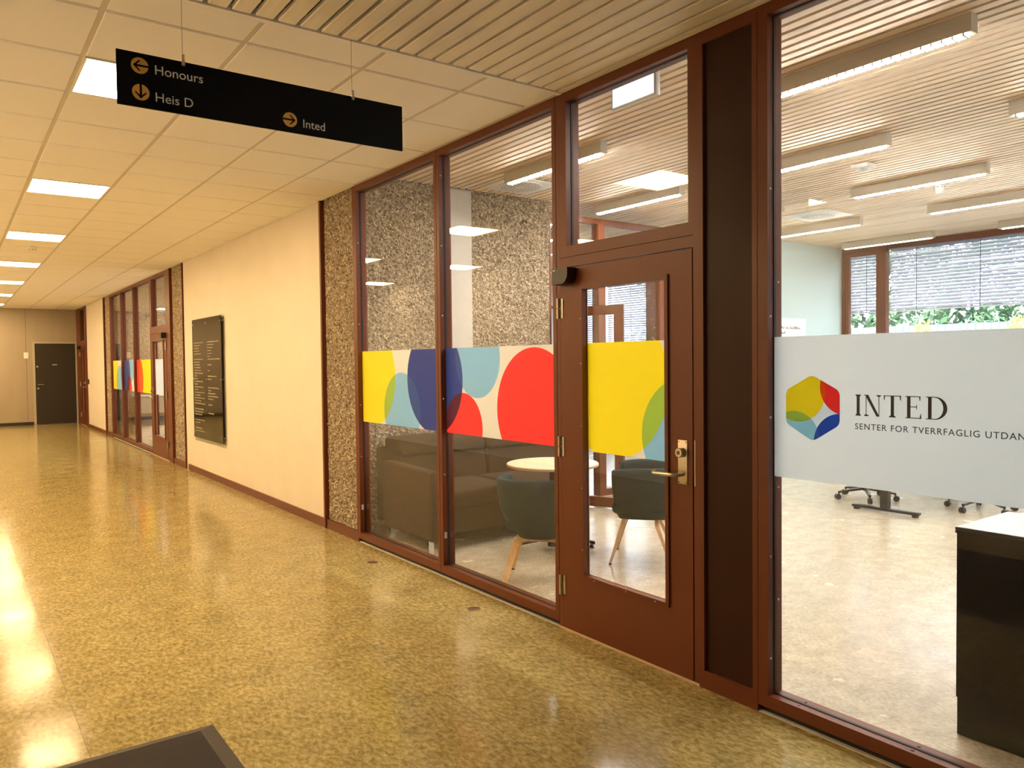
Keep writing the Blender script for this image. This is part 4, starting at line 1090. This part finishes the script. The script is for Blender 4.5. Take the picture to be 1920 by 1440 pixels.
# ================================================================== OUTSIDE
tag(box('floor', 'ground', None, XW+.25, 45, -20, 45, -.25, -.1), 'grey paved ground outside the facade', 'ground', kind='structure')
fe = empty('garden_fence', (17.6, 6, -.1), 'tall pale blue board fence outside the facade', 'fence')
fme = None
yy = -3.0
while yy < 16:
    if fme is None:
        q = MB(); q.box(0, .03, 0, .145, 0, 2.36); fme = bpy.data.meshes.new('fence_board'); fme.from_pydata(q.v, [], q.f); fme.update()
    o = link('fence_board', fme, 'fence', fe); o.location = (random.uniform(-.006, .006), yy-6, 0); yy += .155
box('rail', 'fence', fe, 17.63, 17.68, -3, 16, .3, .4); box('rail', 'fence', fe, 17.63, 17.68, -3, 16, 1.7, 1.8)
def foliage(name, c, r, n, size, mat, label, cat, seed, group=None):
    rng = np.random.default_rng(seed)
    e = empty(name, (c[0], c[1], -.1), label, cat, group)
    p = rng.normal(0, 1, (n, 3)); p /= np.linalg.norm(p, axis=1)[:, None]
    p *= (rng.uniform(.55, 1, (n, 1))**.5)
    bump_ = 1+.18*np.sin(p[:, :1]*7+seed)+.15*np.sin(p[:, 2:]*9+p[:, 1:2]*5)
    P_ = p*bump_*np.array(r)+np.array(c)
    a = rng.normal(0, 1, (n, 3)); a /= np.linalg.norm(a, axis=1)[:, None]
    b = np.cross(a, rng.normal(0, 1, (n, 3))); b /= np.linalg.norm(b, axis=1)[:, None]
    s = size*rng.uniform(.6, 1.3, (n, 1))
    V = np.stack([P_-a*s, P_-b*s*.5, P_+a*s, P_+b*s*.5], 1).reshape(-1, 3)
    m = MB(); m.v = V.tolist(); m.f = [(4*i, 4*i+1, 4*i+2, 4*i+3) for i in range(n)]
    me_ = bpy.data.meshes.new('foliage'); me_.from_pydata([(q[0]-c[0], q[1]-c[1], q[2]+.1) for q in m.v], [], m.f); me_.update()
    link('foliage', me_, mat, e)
    m = MB()
    for k in range(4):
        t = k*1.7; m.tube([(c[0]+.05*math.cos(t), c[1]+.05*math.sin(t), -.1), (c[0]+r[0]*.3*math.cos(t), c[1]+r[1]*.3*math.sin(t), c[2]+r[2]*.3)], .03, 6)
    m.build('stem', 'bark', e)
hd = empty('hedge', (20.4, 6, -.1), 'tall dense green hedge behind the pale blue fence', 'hedge')
rng = np.random.default_rng(30); n = 42000
P_ = np.stack([19.0+np.abs(rng.normal(0, .55, n)), rng.uniform(-6, 19, n), rng.uniform(0, 5.2, n)], 1)
P_[:, 0] += .35*np.sin(P_[:, 1]*2.1)*np.cos(P_[:, 2]*1.9)+.2*np.sin(P_[:, 1]*5+P_[:, 2]*4)
a = rng.normal(0, 1, (n, 3)); a /= np.linalg.norm(a, axis=1)[:, None]
b = np.cross(a, rng.normal(0, 1, (n, 3))); b /= np.linalg.norm(b, axis=1)[:, None]
sz_ = .11*rng.uniform(.6, 1.3, (n, 1))
V = np.stack([P_-a*sz_, P_-b*sz_*.5, P_+a*sz_, P_+b*sz_*.5], 1).reshape(-1, 3)-np.array([20.4, 6, -.1])
me_ = bpy.data.meshes.new('foliage'); me_.from_pydata(V.tolist(), [], [(4*i, 4*i+1, 4*i+2, 4*i+3) for i in range(n)]); me_.update()
tag(link('foliage', me_, 'leaf', hd), kind='stuff')
for i in range(9):
    MB().tube([(19.7, -5+2.8*i, -.1), (19.75, -4.9+2.8*i, 2.2), (19.7, -5+2.8*i, 4.4)], .05, 6).build('stem', 'bark', hd)
foliage('yellow_shrub', (16.7, 8.15, 1.05), (.42, .45, 1.05), 2600, .06, 'leafy', 'smaller yellow green shrub in front of the fence, opposite the wide facade window', 'shrub', 60)
foliage('yellow_shrub', (16.7, 6.25, 1.1), (.42, .45, 1.12), 2600, .06, 'leafy', 'slightly taller yellow green shrub in front of the pale blue fence', 'shrub', 61)
